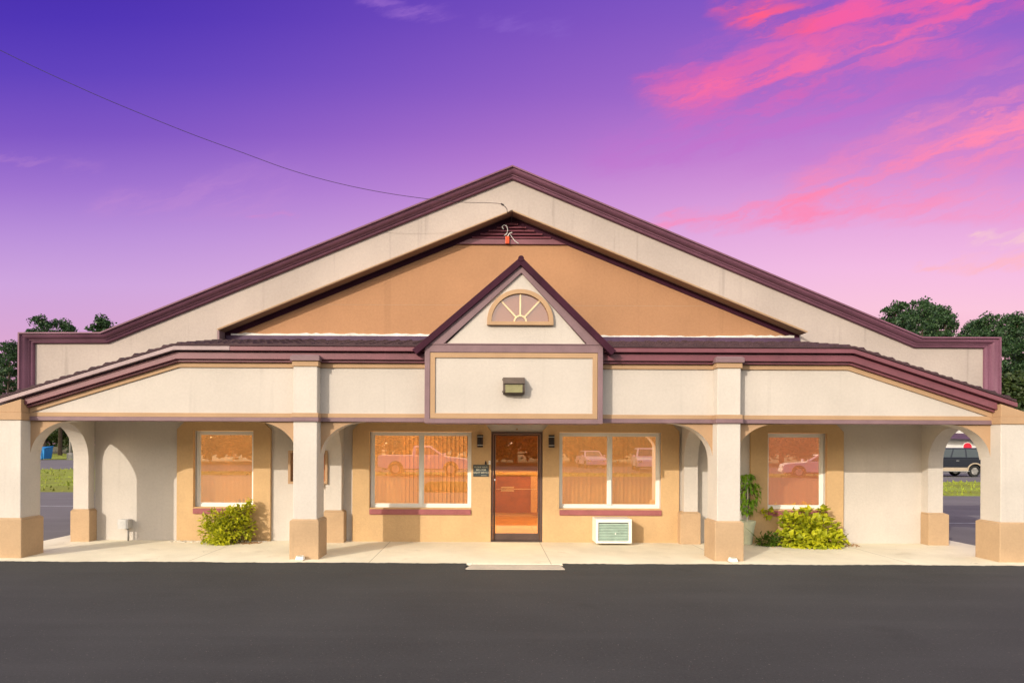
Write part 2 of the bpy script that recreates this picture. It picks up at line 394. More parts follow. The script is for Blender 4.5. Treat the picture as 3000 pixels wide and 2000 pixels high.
lawn('grass', -62, -6, 15.2, 38, seed=3)
lawn('grass', -130, -20, 68, 112, seed=5)
lawn('grass', 8, 70, 15.2, 25.5, seed=7)
lawn('grass', -60, 60, -30, -26, seed=9)
lawn('grass', -2.9, -.7, -17, -11.6, seed=11, nx=12)
for y in (5.75,):
    sheet('parking_line', [(9.6, y), (24, y + .1), (24, y + .22), (9.6, y + .12)], GZ + .004, 'line')
sheet('parking_line', [(-24, 9.5), (-11, 9.2), (-11, 9.32), (-24, 9.62)], GZ + .004, 'line')
mb = MB(); mb.plate([(-8.72, -.32), (9.5, -.32), (9.5, 2.4), (9.5, 14), (8.5, 14), (8.5, 2.3), (-7.7, 2.3), (-7.7, 14), (-8.72, 14)], GZ - .2, 0, axis='z')
kind(mb.build('walkway', 'concrete', bevel=.012))
mb = MB(); mb.hexa([(-.36, -.66, GZ - .1), (1.22, -.66, GZ - .1), (1.16, -.33, GZ - .1), (-.26, -.33, GZ - .1), (-.36, -.66, GZ + .008), (1.22, -.66, GZ + .008), (1.16, -.33, -.006), (-.26, -.33, -.006)])
kind(mb.build('kerb_ramp', 'ramp', bevel=.006))

rnd = random.Random(77)
for xa, xb in ((-40, -.345), (1.205, 40)):
    mb = MB(); nn = int((xb - xa) / .06)
    for i in range(nn + 1):
        x = xa + (xb - xa) * i / nn; j = rnd.uniform(-.012, .02) + .015 * math.sin(x * 2.1) + .01 * math.sin(x * 7.7)
        mb.v += [(x, -1.1, GZ - .006), (x, -.36, -.006), (x, -.305 + j, .004)]
    for i in range(nn):
        a = i * 3; mb.face((a, a + 3, a + 4, a + 1)); mb.face((a + 1, a + 4, a + 5, a + 2))
    kind(mb.build('asphalt_edge', 'asphalt'))

# ------------------------------------------------------------------ the building
YW = 2.09
B = thing('motel_office', 'long cream stucco motel office with broad gabled parapet, arched porch and plum trim', 'building', (.42, 2.2, 0))
WIN = [(-5.82, -4.64, .645, 2.17), (-2.34, -.33, .645, 2.17), (1.41, 3.43, .645, 2.17), (5.53, 6.70, .645, 2.17)]
DOOR = (.06, 1.08, 0, 2.18)
e = .004
holes = [rect(a - e, b + e, c - e, d + e) for a, b, c, d in WIN]
MB().plate([(-7.8, -.1), (DOOR[0], -.1), (DOOR[0], DOOR[3]), (DOOR[1], DOOR[3]), (DOOR[1], -.1), (8.62, -.1), (8.62, 2.68), (-7.8, 2.68)], YW, YW + .2, holes).build('front_wall', 'cream', B)
# tan surrounds with clipped top corners
def surround(x0, x1, hole, cl, cr):
    c = .26; t = 2.46
    o = [(x0, -.02), (x1, -.02)] + ([(x1, t - c), (x1 - c, t)] if cr else [(x1, t)]) + ([(x0 + c, t), (x0, t - c)] if cl else [(x0, t)])
    a, b, cc, d = hole
    MB().plate(o, YW - .06, YW + .02, [rect(a, b, cc, d)]).build('window_surround', 'tan', B, bevel=.008)
surround(-6.15, -4.295, WIN[0], 1, 1); surround(-2.68, DOOR[0], WIN[1], 1, 1); surround(DOOR[1], 3.78, WIN[2], 1, 1); surround(5.19, 7.03, WIN[3], 1, 1)
random.seed(4)
def window(w, split, cover):
    x0, x1, z0, z1 = w; f = .055; y0, y1 = YW + .07, YW + .13
    fr = MB().plate(rect(x0 + .002, x1 - .002, z0 + .002, z1 - .002), y0, y1, [rect(x0 + f, x1 - f, z0 + f + .02, z1 - f)])
    if split:
        for xm in split: fr.box(xm - .03, xm + .03, y0 - .006, y1 - .01, z0 + f + .021, z1 - f - .001)
    wf = fr.build('window', 'white', B, bevel=.006)
    r = MB(); g = .022      # inner sash line
    xs = [x0 + f] + (list(split) if split else []) + [x1 - f]
    for i in range(len(xs) - 1):
        a, b = xs[i] + (.03 if i else 0), xs[i + 1] - (.03 if i < len(xs) - 2 else 0)
        r.plate(rect(a + .001, b - .001, z0 + f + .021, z1 - f - .001), y0 + .022, y1 - .012, [rect(a + g, b - g, z0 + f + .02 + g, z1 - f - g)])
    r.build('sash', 'white', wf, bevel=.003)
    for i in range(len(xs) - 1):
        a, b = xs[i] + (.03 if i else 0), xs[i + 1] - (.03 if i < len(xs) - 2 else 0)
        MB().box(a + g - .006, b - g + .006, y0 + .036, y0 + .042, z0 + f + .02 + g - .006, z1 - f - g + .006).build('pane', 'glass', wf)
    MB().box(x0 + .004, x1 - .004, YW - .095, YW + .068, z0 - .108, z0 - .004).build('sill', 'sill', wf, bevel=.008)
    MB().box(x0 + .004, x1 - .004, YW - .058, YW + .0685, z0 - .003, z0 + .02).build('sill_bed', 'tan', wf, bevel=.004)
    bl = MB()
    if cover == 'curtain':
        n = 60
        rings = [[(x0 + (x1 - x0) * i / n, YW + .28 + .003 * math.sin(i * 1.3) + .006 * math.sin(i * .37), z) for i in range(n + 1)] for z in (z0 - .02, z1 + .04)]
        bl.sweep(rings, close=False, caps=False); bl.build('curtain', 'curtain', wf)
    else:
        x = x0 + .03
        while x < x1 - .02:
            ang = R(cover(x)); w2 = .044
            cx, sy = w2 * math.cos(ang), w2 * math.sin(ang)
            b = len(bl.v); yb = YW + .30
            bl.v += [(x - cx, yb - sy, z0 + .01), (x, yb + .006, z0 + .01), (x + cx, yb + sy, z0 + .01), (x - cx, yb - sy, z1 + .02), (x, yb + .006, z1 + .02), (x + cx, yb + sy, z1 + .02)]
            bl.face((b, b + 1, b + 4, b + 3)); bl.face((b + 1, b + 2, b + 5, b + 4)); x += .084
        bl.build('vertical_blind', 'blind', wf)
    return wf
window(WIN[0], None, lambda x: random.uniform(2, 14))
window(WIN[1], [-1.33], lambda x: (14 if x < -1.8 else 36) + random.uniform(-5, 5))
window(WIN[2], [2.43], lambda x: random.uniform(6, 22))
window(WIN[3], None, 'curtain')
# glazed door
x0, x1, z0, z1 = DOOR
dr = MB().plate([(x0 + .003, .0), (x0 + .045, .0), (x0 + .045, z1 - .05), (x1 - .045, z1 - .05), (x1 - .045, 0), (x1 - .003, 0), (x1 - .003, z1 - .003), (x0 + .003, z1 - .003)], YW - .03, YW + .13).build('door', 'bronze', B, bevel=.006)
MB().plate(rect(x0 + .05, x1 - .05, .02, z1 - .055), YW + .03, YW + .075, [rect(x0 + .088, x1 - .088, .16, z1 - .08)]).build('leaf', 'bronze', dr, bevel=.005)
MB().box(x0 + .095, x1 - .095, YW + .048, YW + .055, .155, z1 - .08).build('glass', 'doorglass', dr)
MB().box(x0 + .10, x1 - .10, YW + .08, YW + .10, 1.03, 1.042).box(x0 + .2, x0 + .46, YW + .085, YW + .105, 1.055, 1.082).box(x0 + .2, x0 + .46, YW + .085, YW + .105, .99, 1.018).build('push_bar', 'white', dr, bevel=.003)
MB().lathe([(.0, 0), (.018, 0), (.018, .02), (.0, .024)], (x0 + .075, YW + .03, 1.22), 12, axis='y').build('lock', 'chrome', dr)
MB().box(x0 + .01, x1 - .01, YW - .06, YW + .12, .002, .018).build('threshold', 'fixture', dr, bevel=.004)
# rooms behind the glass
mb = MB().box(-7.6, 8.42, 2.29, 11, -.08, .006); mb.build('office_floor', 'wood', B)
mb = MB().box(-7.6, 8.42, 9, 9.1, 0, 2.75).box(-7.6, 8.42, 2.3, 9, 2.6, 2.7).box(-.24, -.14, 2.3, 9, 0, 2.6).box(3.7, 3.8, 2.3, 9, 0, 2.6); mb.build('inner_wall', 'inwall', B)

for xa, xb in ((.25, 1.6), (-2.2, -.9), (-5.9, -4.6), (5.5, 6.8)): MB().box(xa, xb, 3.2, 5.6, 2.55, 2.598).build('added_ceiling_glow', 'roomglow', B)  # unseen glowing panels, added to light the rooms behind door and blinds
# parapet front, its wings and the gable
PP = [(-9.18, 2.75), (-9.18, 4.07), (-7.58, 4.08), (.45, 7.37), (8.46, 4.06), (10.0, 4.06), (10.0, 2.75)]
MB().plate([(-9.12, 2.7), (9.94, 2.7), (9.94, 4.0), (8.45, 4.0), (.45, 7.3), (-7.59, 4.02), (-9.12, 4.01)], YW + .001, YW + .3).build('parapet_wall', 'upper', B, bevel=.006)
def mitre(path):
    out = []
    for i, p in enumerate(path):
        ns = []
        for a, b in ((i - 1, i), (i, i + 1)):
            if a >= 0 and b < len(path):
                d = Vector((path[b][0] - path[a][0], path[b][1] - path[a][1])).normalized(); ns.append(Vector((d.y, -d.x)))
        out.append(ns[0] if len(ns) == 1 else (ns[0] + ns[1]) / (1 + ns[0].dot(ns[1])))
    return out
prof = [(0, 1.86), (.028, 1.86), (.034, 1.895), (.052, 1.90), (.075, 1.915), (.10, 1.945), (.118, 1.985), (.135, 1.99), (.14, 2.015), (.165, 2.02), (.185, 2.045), (.19, 2.12), (0, 2.41)]
nm = mitre(PP); mb = MB()
mb.sweep([[(p[0] + n.x * d, y, p[1] + n.y * d) for d, y in prof] for p, n in zip(PP, nm)])
pm = mb.build('parapet_moulding', 'parapet', B, smooth=True); pm.data.set_sharp_from_angle(angle=R(48))
# inner gable: orange field, soffit, rake trim, louvred vent
GA, GL, GR_ = (.443, 6.434), (-5.24, 4.109), (6.157, 4.109)
MB().plate([(GL[0] + .02, 3.7), (GR_[0] - .02, 3.7), (GR_[0] - .02, GR_[1]), GA, (GL[0] + .02, GL[1])], YW - .006, YW + .05).build('gable_wall', 'orange', B)
MB().box(GL[0] + 1.6, GR_[0] - 1.6, YW - .008, YW - .005, 4.680, 4.686).build('control_joint', 'soffit', B)
ov = MB()
ov.sweep([[(x, YW - .32, z), (x, YW, z), (x, YW, z + .022), (x, YW - .32, z + .022)] for x, z in (GL, GA, GR_)]).build('gable_soffit', 'soffit', B)
MB().sweep([[(x, YW - .328, z + .008), (x, YW - .321, z + .008), (x, YW - .321, z + .026), (x, YW - .328, z + .026)] for x, z in ((GL[0] - .02, GL[1]), GA, (GR_[0] + .02, GR_[1]))]).build('soffit_edge', 'tantrim', B)
MB().sweep([[(x, YW - .03, z - .11), (x, YW - .007, z - .11), (x, YW - .007, z - .001), (x, YW - .03, z - .001)] for x, z in (GL, GA, GR_)]).build('rake_trim', 'plum', B)
MB().hexa([(GL[0] - .02, YW - .3, 3.86), (GL[0] + .02, YW - .3, 3.86), (GL[0] + .02, YW - .01, 3.86), (GL[0] - .02, YW - .01, 3.86),
           (GL[0] - .02, YW - .3, 4.105), (GL[0] + .02, YW - .3, 4.112), (GL[0] + .02, YW - .01, 4.112), (GL[0] - .02, YW - .01, 4.105)]).build('soffit_return', 'mauve', B)
v0 = 5.99; hw = (6.434 - .11 - v0) / .409
vent = MB()
zz = v0 + .002; k = 0
while zz < 6.30:
    w_ = max(.05, (6.434 - .115 - zz - .01) / .409)
    vent.hexa([(GA[0] - w_, YW - .075, zz), (GA[0] + w_, YW - .075, zz), (GA[0] + w_, YW - .06, zz), (GA[0] - w_, YW - .06, zz),
               (GA[0] - w_, YW - .012, zz + .062), (GA[0] + w_, YW - .012, zz + .062), (GA[0] + w_, YW - .0065, zz + .062), (GA[0] - w_, YW - .0065, zz + .062)])
    zz += .066
vent.plate([(GA[0] - hw, v0), (GA[0] + hw, v0), (GA[0], 6.434 - .11)], YW - .011, YW - .007)
vent.build('gable_vent', 'maroon', B)
MB().hexa([(GA[0] - hw - .27, YW - .05, v0 - .11), (GA[0] + hw + .27, YW - .05, v0 - .11), (GA[0] + hw + .27, YW - .007, v0 - .11), (GA[0] - hw - .27, YW - .007, v0 - .11),
           (GA[0] - hw, YW - .05, v0), (GA[0] + hw, YW - .05, v0), (GA[0] + hw, YW - .007, v0), (GA[0] - hw, YW - .007, v0)]).build('vent_sill', 'maroon', B, bevel=.006)

# porch roof: a shed that folds down towards both ends, tiles as rolls
CL_, CR_ = -5.25, 6.10
SL, SRT = .309, .325
def eave(x): return 3.56 - SL * max(0, CL_ - x) - SRT * max(0, x - CR_)
SY = .195
rf = MB(); xs = []; x = -8.36
while x <= 8.83: xs.append(x); x += .03
def roll(x):
    t = (x / .243) % 1.0
    return .050 * max(0, 1 - abs(t - .72) / .2) + .012 * math.cos(2 * math.pi * (t - .2))
rows = []
y = .02
while y < YW + .05:
    y2 = min(y + .34, YW + .06)
    rows += [(y, .016), (y2, .002)]; y = y2 + .0005
for yv, dzv in rows: rf.v += [(xx, yv, eave(xx) + SY * (yv - .02) + roll(xx) + dzv) for xx in xs]
n = len(xs)
for j in range(len(rows) - 1):
    for i in range(n - 1): rf.face((j * n + i, j * n + i + 1, (j + 1) * n + i + 1, (j + 1) * n + i))
b = len(rf.v)
rf.v += [(xx, .02, eave(xx) - .012) for xx in xs] + [(xx, YW + .05, eave(xx) - .014 + SY * (YW + .03)) for xx in xs]
for i in range(n - 1):
    rf.face((i + 1, i, b + i, b + i + 1)); rf.face((b + i, b + n + i, b + n + i + 1, b + i + 1))
last = (len(rows) - 1) * n
for q in (0, n - 1): rf.face([j * n + q for j in range(len(rows))] + [b + n + q, b + q])
rf.build('porch_roof', 'shingle', B)
path = [(-8.36, eave(-8.36)), (CL_, 3.56), (CR_, 3.56), (8.83, eave(8.83))]
def cut(x0, x1):
    p = [(x0, eave(x0))] + [q for q in path if x0 < q[0] < x1] + [(x1, eave(x1))]
    return p
MB().band(cut(-4.32, 8.83), -.092, -.02, .035, .30).build('eave_strip', 'maroon', B, bevel=.006)
MB().band(cut(-8.36, -4.315), -.088, -.018, .028, .30).build('drip_edge', 'drip', B, bevel=.006)
def runs(a, b): return ((a, -1.04), (1.88, b))
for a, b in runs(-7.79, 8.55):
    MB().band(cut(a, b), -.108, -.09, .16, .30).build('eave_shadow_gap', 'plum', B)
    MB().band(cut(a, b), -.225, -.108, .11, .30).build('gutter_board', 'maroon', B, bevel=.006)
    MB().band(cut(a, b), -.268, -.226, .165, .30).build('cornice_bead', 'maroon', B, bevel=.006)
    MB().band(cut(a, b), -.352, -.269, .222, .30).build('cornice_band', 'tantrim', B, bevel=.005)
# porch beam front with sloping ends
ZB = 2.295
fp = [(-8.1, ZB + .02), (8.86, ZB + .02)] + [(x, eave(x) - .10) for x in (8.86, CR_, CL_, -8.1)]
MB().plate(fp, .25, .55).build('porch_fascia', 'fascia', B)
for a, b in runs(-7.82, 8.56):
    MB().box(a, b, .222, .56, ZB, ZB + .069).build('beam_moulding', 'mauve', B, bevel=.006)
    MB().box(a, b, .228, .30, ZB + .07, ZB + .141).build('beam_band', 'tantrim', B, bevel=.005)
MB().box(-8.1, 8.9, .555, YW - .002, 2.60, 2.66).build('porch_ceiling', 'ceil', B)
# piers
def pier(x0, x1, tall, name='pier'):
    bx0, bx1 = x0 - .046, x1 + .046
    top = 3.21 if tall else ZB
    p = MB().box(x0, x1, .045, .50, 0, top).build('pier', 'cream', B, bevel=.012)
    # plinth with a sloped shoulder
    mb = MB().box(bx0, bx1, 0, .548, -.02, .635)
    mb.hexa([(bx0, 0, .6351), (bx1, 0, .6351), (bx1, .548, .6351), (bx0, .548, .6351), (x0 - .004, .04, .665), (x1 + .004, .04, .665), (x1 + .004, .505, .665), (x0 - .004, .505, .665)])
    mb.build('plinth', 'base', p, bevel=.012)
    if tall:
        MB().box(x0 - .03, x1 + .03, .012, .53, ZB - .004, ZB + .066).build('moulding', 'mauve', p, bevel=.006)
        MB().box(x0 - .022, x1 + .022, .018, .30, ZB + .067, ZB + .139).build('band', 'tantrim', p, bevel=.005)
        MB().box(x0 - .02, x1 + .02, .025, .28, 3.211, 3.30).build('band', 'tantrim', p, bevel=.005)
        mb = MB().box(x0 - .045, x1 + .045, -.005, .28, 3.301, 3.375)
        mb.hexa([(x0 - .045, -.005, 3.3751), (x1 + .045, -.005, 3.3751), (x1 + .045, .28, 3.3751), (x0 - .045, .28, 3.3751), (x0 - .01, .03, 3.405), (x1 + .01, .03, 3.405), (x1 + .01, .28, 3.405), (x0 - .01, .28, 3.405)])
        mb.build('capital', 'mauve', p, bevel=.005)
    else:
        def blk(g, za, zb): 
            a, c = x0 - g, x1 + g
            return MB().hexa([(a, .045 - g, za), (c, .045 - g, za), (c, .5 + g, za), (a, .5 + g, za),
                              (a, .045 - g, min(zb, eave(a) - .13)), (c, .045 - g, min(zb, eave(c) - .13)), (c, .5 + g, min(zb, eave(c) - .13)), (a, .5 + g, min(zb, eave(a) - .13))])
        blk(.02, ZB + .001, 2.42).build('band', 'tantrim', p, bevel=.006)
        blk(.006, 2.421, 2.9).build('capital', 'tantrim', p, bevel=.006)
    return p
PIERS = [(-8.20, -7.80), (-3.254, -2.855), (3.825, 4.214), (8.56, 8.96)]
for i, (a, b) in enumerate(PIERS): pier(a, b, i in (1, 2))
# brackets at the head of each bay (quarter ellipses) and the cross arches behind the piers
def bracket(xp, s, a=.73, b=.60):
    pts = [(xp - s * .01, ZB), (xp + s * a, ZB)]
    for k in range(15):
        th = math.pi / 2 * k / 14
        pts.append((xp + s * (a - a * math.sin(th)) - s * .0, ZB - .002 - b + b * math.cos(th)))
    pts[-1] = (xp - s * .01, pts[-1][1])
    MB().plate(pts, .272, .53, m=0, mside=1).build('arch_bracket', ['tantrim', 'cream'], B)
bracket(-7.80, 1); bracket(-3.254, -1); bracket(-2.855, 1); bracket(3.825, -1); bracket(4.214, 1); bracket(8.56, -1)
for (a, b, j0, j1) in ((-8.10, -7.806, -8.13, -7.755), (-3.17, -2.862, -3.2, -2.80), (3.832, 4.10, 3.75, 4.15), (8.60, 8.89, 8.585, 8.985)):
    arc = [(1.21 - .68 * math.cos(math.pi * k / 28), 1.60 + .68 * math.sin(math.pi * k / 28)) for k in range(29)]
    pl = [(.46, 0), (.53, 0)] + arc + [(1.89, 0), (YW + .001, 0), (YW + .001, 2.62), (.46, 2.62)]
    MB().plate(pl, a, b, axis='x').build('cross_arch', 'cream', B)
    mb = MB().box(j0, j1, 1.845, YW + .004, -.02, .60)
    mb.hexa([(j0, 1.845, .6001), (j1, 1.845, .6001), (j1, YW + .004, .6001), (j0, YW + .004, .6001), (a - .004, 1.885, .632), (b + .004, 1.885, .632), (b + .004, YW + .004, .632), (a - .004, YW + .004, .632)])
    mb.build('pilaster_base', 'base', B, bevel=.012)
# flashings where the porch roof meets the gable
MB().box(-5.2, 6.16, YW - .045, YW - .007, 3.90, 4.06).build('roof_flashing', 'flash', B, bevel=.006)
rnd = random.Random(8); rings = []
for i in range(120):
    x = -5.1 + 11.15 * i / 119
    if x > 1.9: h = .028 + rnd.uniform(-.01, .012) if x < 5 else .042 + rnd.uniform(-.014, .014)
    else: h = .046 + rnd.uniform(-.012, .016)
    rings.append([(x, YW - .04, 4.055), (x, YW - .007, 4.055), (x, YW - .007, 4.058 + h), (x, YW - .03 - rnd.uniform(0, .012), 4.056 + h)])
MB().sweep(rings).build('torn_flashing', 'whiteflash', B)
# sign dormer over the entrance
BX0, BX1, BY = -1.058, 1.90, -.03
AX = .53
mb = MB().plate([(BX0 + .09, 2.30), (BX1 - .09, 2.30), (BX1 - .09, 3.47), (1.72, 3.47), (AX, 4.80), (-.82, 3.47), (BX0 + .09, 3.47)], BY + .03, .40)
dm = mb.build('sign_dormer', 'fascia', B)
MB().plate(rect(BX0, BX1, 2.268, 3.57), BY, .56, [rect(-.969, 1.816, 2.344, 3.444)]).build('outer_frame', 'mauve', dm, bevel=.008)
MB().plate(rect(-.965, 1.812, 2.348, 3.440), BY + .008, BY + .06, [rect(-.882, 1.731, 2.437, 3.356)]).build('inner_frame', 'tantrim', dm, bevel=.006)
MB().plate([(BX0 - .02, 3.571), (BX1 + .02, 3.571), (AX, 4.93)], BY - .012, .05, [[(-.735, 3.592), (1.629, 3.592), (AX + .01, 4.765)]]).build('gable_trim', 'mauve', dm, bevel=.006)
mb = MB()
for s, xe in ((-1, -1.19), (1, 2.03)):
    dxx, dzz = xe - AX, 3.46 - 5.01; L = math.hypot(dxx, dzz); nx_, nz_ = (-dzz / L * s * 1, abs(dxx) / L)
    nx_ = abs(dzz) / L * s
    t_ = .105
    a0, a1 = (AX, 5.01 - .105 / nz_ * .5 - .06), (xe - nx_ * .0, 3.46 - .06)
    b0, b1 = (AX, a0[1] + t_ / nz_), (a1[0] + nx_ * t_, a1[1] + nz_ * t_)
    pts = [a0, a1, b1, b0]
    mb.plate(pts, BY - .06, YW + .02)
mb.lathe([(.05, 0), (.05, 2.2)], (AX, YW + .01, 4.985), 12, axis='y')
mb.build('dormer_roof', 'plum', dm, bevel=.006)
MB().box(BX0 + .02, BX1 - .02, .34, YW, 3.2, 3.5).build('dormer_body', 'upper', dm)
# fan window in the dormer gable
cx, cz = .523, 3.955
def half(r, n=28): return [(cx + r * math.cos(math.pi * k / n), cz + r * .97 * math.sin(math.pi * k / n)) for k in range(n + 1)]
fw = MB().plate([(cx + .55, cz - .06)] + half(.55) + [(cx - .55, cz - .06)], BY - .035, BY + .05, [half(.475)]).build('fan_window', 'tantrim', B, bevel=.006)
MB().plate(half(.479), BY + .012, BY + .018).build('pane', 'fanglass', fw)
mb = MB()
for dg in (48, 90, 132):
    c, s = math.cos(R(dg)), math.sin(R(dg)); w = .013
    mb.hexa([(cx + c * .1 + s * w, BY - .004, cz + s * .1 - c * w), (cx + c * .475 + s * w, BY - .004, cz + s * .46 - c * w), (cx + c * .475 + s * w, BY + .011, cz + s * .46 - c * w), (cx + c * .1 + s * w, BY + .011, cz + s * .1 - c * w),
             (cx + c * .1 - s * w, BY - .004, cz + s * .1 + c * w), (cx + c * .475 - s * w, BY - .004, cz + s * .46 + c * w), (cx + c * .475 - s * w, BY + .011, cz + s * .46 + c * w), (cx + c * .1 - s * w, BY + .011, cz + s * .1 + c * w)])
mb.plate([(cx + .112 * math.cos(math.pi * k / 14), cz + .112 * math.sin(math.pi * k / 14)) for k in range(15)] + [(cx + .085 * math.cos(math.pi * k / 14), cz + .085 * math.sin(math.pi * k / 14)) for k in range(14, -1, -1)], BY - .005, BY + .0105)
mb.build('muntins', 'countertop', fw)
# rest of the building
for x0, x1 in ((-7.8, -7.6), (8.42, 8.62)): MB().box(x0, x1, YW + .201, 14, -.1, 3.4).build('side_wall', 'cream', B)
MB().box(-7.8, 8.62, 14, 14.2, -.1, 3.4).build('rear_wall', 'cream', B)
mb = MB().plate([(-8.9, 3.35), (9.7, 3.35), (9.7, 3.45), (.45, 7.0), (-8.9, 3.45)], YW + .31, 14.6); mb.build('main_roof', 'shingle', B)

# ------------------------------------------------------------------ things on and by the building
def air_con():
    o = thing('air_conditioner', 'white through-wall air conditioner box below the window right of the door', 'air conditioner', (2.41, 1.8, .045))
    mb = MB().plate(rect(-.344, .344, 0, .465), -.20, .25, [rect(-.295, .285, .045, .395)]); sub(mb, 'case', 'white', o, bevel=.012); sub(MB().box(-.3, .29, -.14, -.1, .04, .40), 'coil', 'black', o)
    mb = MB(); z = .055
    while z < .385:
        mb.hexa([(-.29, -.192, z), (.28, -.192, z), (.28, -.185, z), (-.29, -.185, z), (-.29, -.165, z + .020), (.28, -.165, z + .020), (.28, -.158, z + .020), (-.29, -.158, z + .020)]); z += .030
    sub(mb, 'grille', 'grille', o)
    sub(MB().box(.02, .04, -.199, -.19, .17, .20), 'badge', 'white', o)
    return o
air_con()
def wall_pack():
    o = thing('wall_light', 'dark hooded security light on the blank sign panel above the entrance', 'light', (.42, BY + .03, 2.75))
    mb = MB().sweep([[(x, 0, .0), (x, -.10, .0), (x, -.15, .03), (x, -.16, .16), (x, -.10, .26), (x, 0, .26)] for x in (-.178, .178)])
    sub(mb, 'housing', 'fixture', o, bevel=.006)
    sub(MB().hexa([(-.18, -.19, .165), (.18, -.19, .165), (.18, -.02, .275), (-.18, -.02, .275), (-.18, -.185, .175), (.18, -.185, .175), (.18, -.015, .285), (-.18, -.015, .285)]), 'hood', 'fixture', o, bevel=.003)
    sub(MB().plate(rect(-.14, .14, .02, .15), -.176, -.158, [rect(-.12, .12, .036, .138)]), 'rim', 'lens', o, bevel=.003)
    sub(MB().box(-.12, .12, -.168, -.16, .036, .138), 'lens', 'lens', o)
    for zz in (.03, .23): sub(MB().box(-.19, -.178, -.05, -.03, zz, zz + .03), 'hinge', 'fixture', o)
wall_pack()
def sconce(x, label):
    o = thing('wall_sconce', label, 'lamp', (x, YW - .06, 1.87), 'sconces beside the door')
    def hc(r, z0, z1): return MB().sweep([[(r * math.cos(math.pi * k / 14), -1.2 * r * math.sin(math.pi * k / 14) - .002, z) for k in range(15)] for z in (z0, z1)])
    sub(hc(.058, 0, .245), 'body', 'black', o); sub(hc(.062, .035, .048), 'ring', 'greybox', o); sub(hc(.062, .2, .213), 'ring', 'greybox', o)
sconce(-.158, 'black half-round sconce left of the door, above the dark plaque'); sconce(1.253, 'black half-round sconce right of the glass door')
def text_mesh(s, size, x, y, z, parent):
    cu = bpy.data.curves.new('lettering', 'FONT'); cu.body = s; cu.size = size; cu.align_x = 'CENTER'; cu.extrude = .0015
    t = bpy.data.objects.new('tmp', cu); COL.objects.link(t); t.rotation_euler = (R(90), 0, 0)
    dg = bpy.context.evaluated_depsgraph_get(); me = bpy.data.meshes.new_from_object(t.evaluated_get(dg))
    bpy.data.objects.remove(t); me.materials.append(M['letter'])
    o = bpy.data.objects.new('lettering', me); COL.objects.link(o); o.parent = parent; o.location = (x, y, z); o.rotation_euler = (R(90), 0, 0)
sg = thing('bell_plaque', 'small dark plaque asking guests to ring the bell, left of the door', 'sign', (-.138, YW - .062, 1.29))
sub(MB().box(-.155, .155, -.012, .0, 0, .235), 'board', 'plaque', sg, bevel=.003)
sub(MB().plate(rect(-.153, .153, .002, .233), -.015, -.011, [rect(-.147, .147, .008, .227)]), 'rim', 'fixture', sg)
for i, s in enumerate(('PLEASE RING', 'BELL FOR', 'NIGHT SERVICE')): text_mesh(s, .046, 0, -.0135, .172 - i * .054, sg)
sub(MB().box(.0, .11, -.014, -.012, .022, .027), 'rule', 'letter', sg)
o = thing('door_bell', 'white doorbell push beside the plaque at the door frame', 'bell', (.03, YW - .06, 1.53))
sub(MB().box(-.02, .02, -.02, 0, 0, .075), 'plate', 'white', o, bevel=.004); sub(MB().lathe([(.0, .0), (.009, 0), (.009, .006), (0, .007)], (0, -.02, .04), 10, axis='y'), 'button', 'greybox', o)
o = thing('hand_bell', 'little black hanging bell just above the plaque', 'bell', (-.045, YW - .075, 1.525))
sub(MB().lathe([(.001, .085), (.008, .07), (.018, .04), (.02, .01), (.022, 0), (.001, .001)], n=12), 'dome', 'black', o, smooth=True); sub(MB().lathe([(.0, -.006), (.008, -.002), (.006, .008)], n=8), 'clapper', 'white', o)
o = thing('porch_sensor', 'small cream sensor on the wall above the glass door', 'sensor', (.57, YW, 2.24))
sub(MB().box(-.03, .03, -.03, .0, 0, .06), 'box', 'cream', o, bevel=.006); sub(MB().lathe([(.0, -.03), (.014, -.022), (.018, -.0), (.018, .01)], (0, -.018, 0), 10), 'lens', 'tantrim', o, smooth=True)
o = thing('wall_box', 'open-fronted tan recess box on the wall behind the left middle pier', 'box', (-3.51, YW, 1.14))
sub(MB().plate(rect(-.385, .385, 0, .65), -.245, -.004, [rect(-.335, .335, .05, .60)]), 'frame', 'tantrim', o, bevel=.005); sub(MB().box(-.336, .336, -.02, -.006, .045, .605), 'back', 'counter', o)
o = thing('utility_box', 'grey meter box on a short post against the wall at the left end', 'utility box', (-7.12, 2.0, 0))
sub(MB().box(-.13, .065, -.06, .085, .245, .42), 'case', 'greybox', o, bevel=.008); sub(MB().box(-.135, .07, -.072, -.061, .24, .425), 'cover', 'greybox', o, bevel=.003)
sub(MB().tube([(.035, 0, -.01), (.035, 0, .246)], .02, 10), 'post', 'poleconc', o, smooth=True); sub(MB().tube([(-.13, 0, .33), (-.165, 0, .33), (-.175, 0, .36)], .016, 8), 'conduit', 'greybox', o)
def spot(x, label):
    o = thing('ground_light', label, 'light', (x, -.10, 0), 'ground floodlights at the piers')
    sub(MB().hexa([(-.07, -.05, .012), (.07, -.05, .012), (.075, .05, .02), (-.075, .05, .02), (-.055, -.03, .075), (.055, -.03, .075), (.055, .04, .08), (-.055, .04, .08)]), 'case', 'white', o, bevel=.008)
    sub(MB().box(-.045, .045, -.045, -.02, .079, .084), 'lens', 'lens', o); sub(MB().box(-.05, .05, -.03, .03, .0, .014), 'foot', 'greybox', o)
spot(-3.09, 'white ground floodlight at the foot of the left middle pier'); spot(4.04, 'white ground floodlight at the foot of the right middle pier')
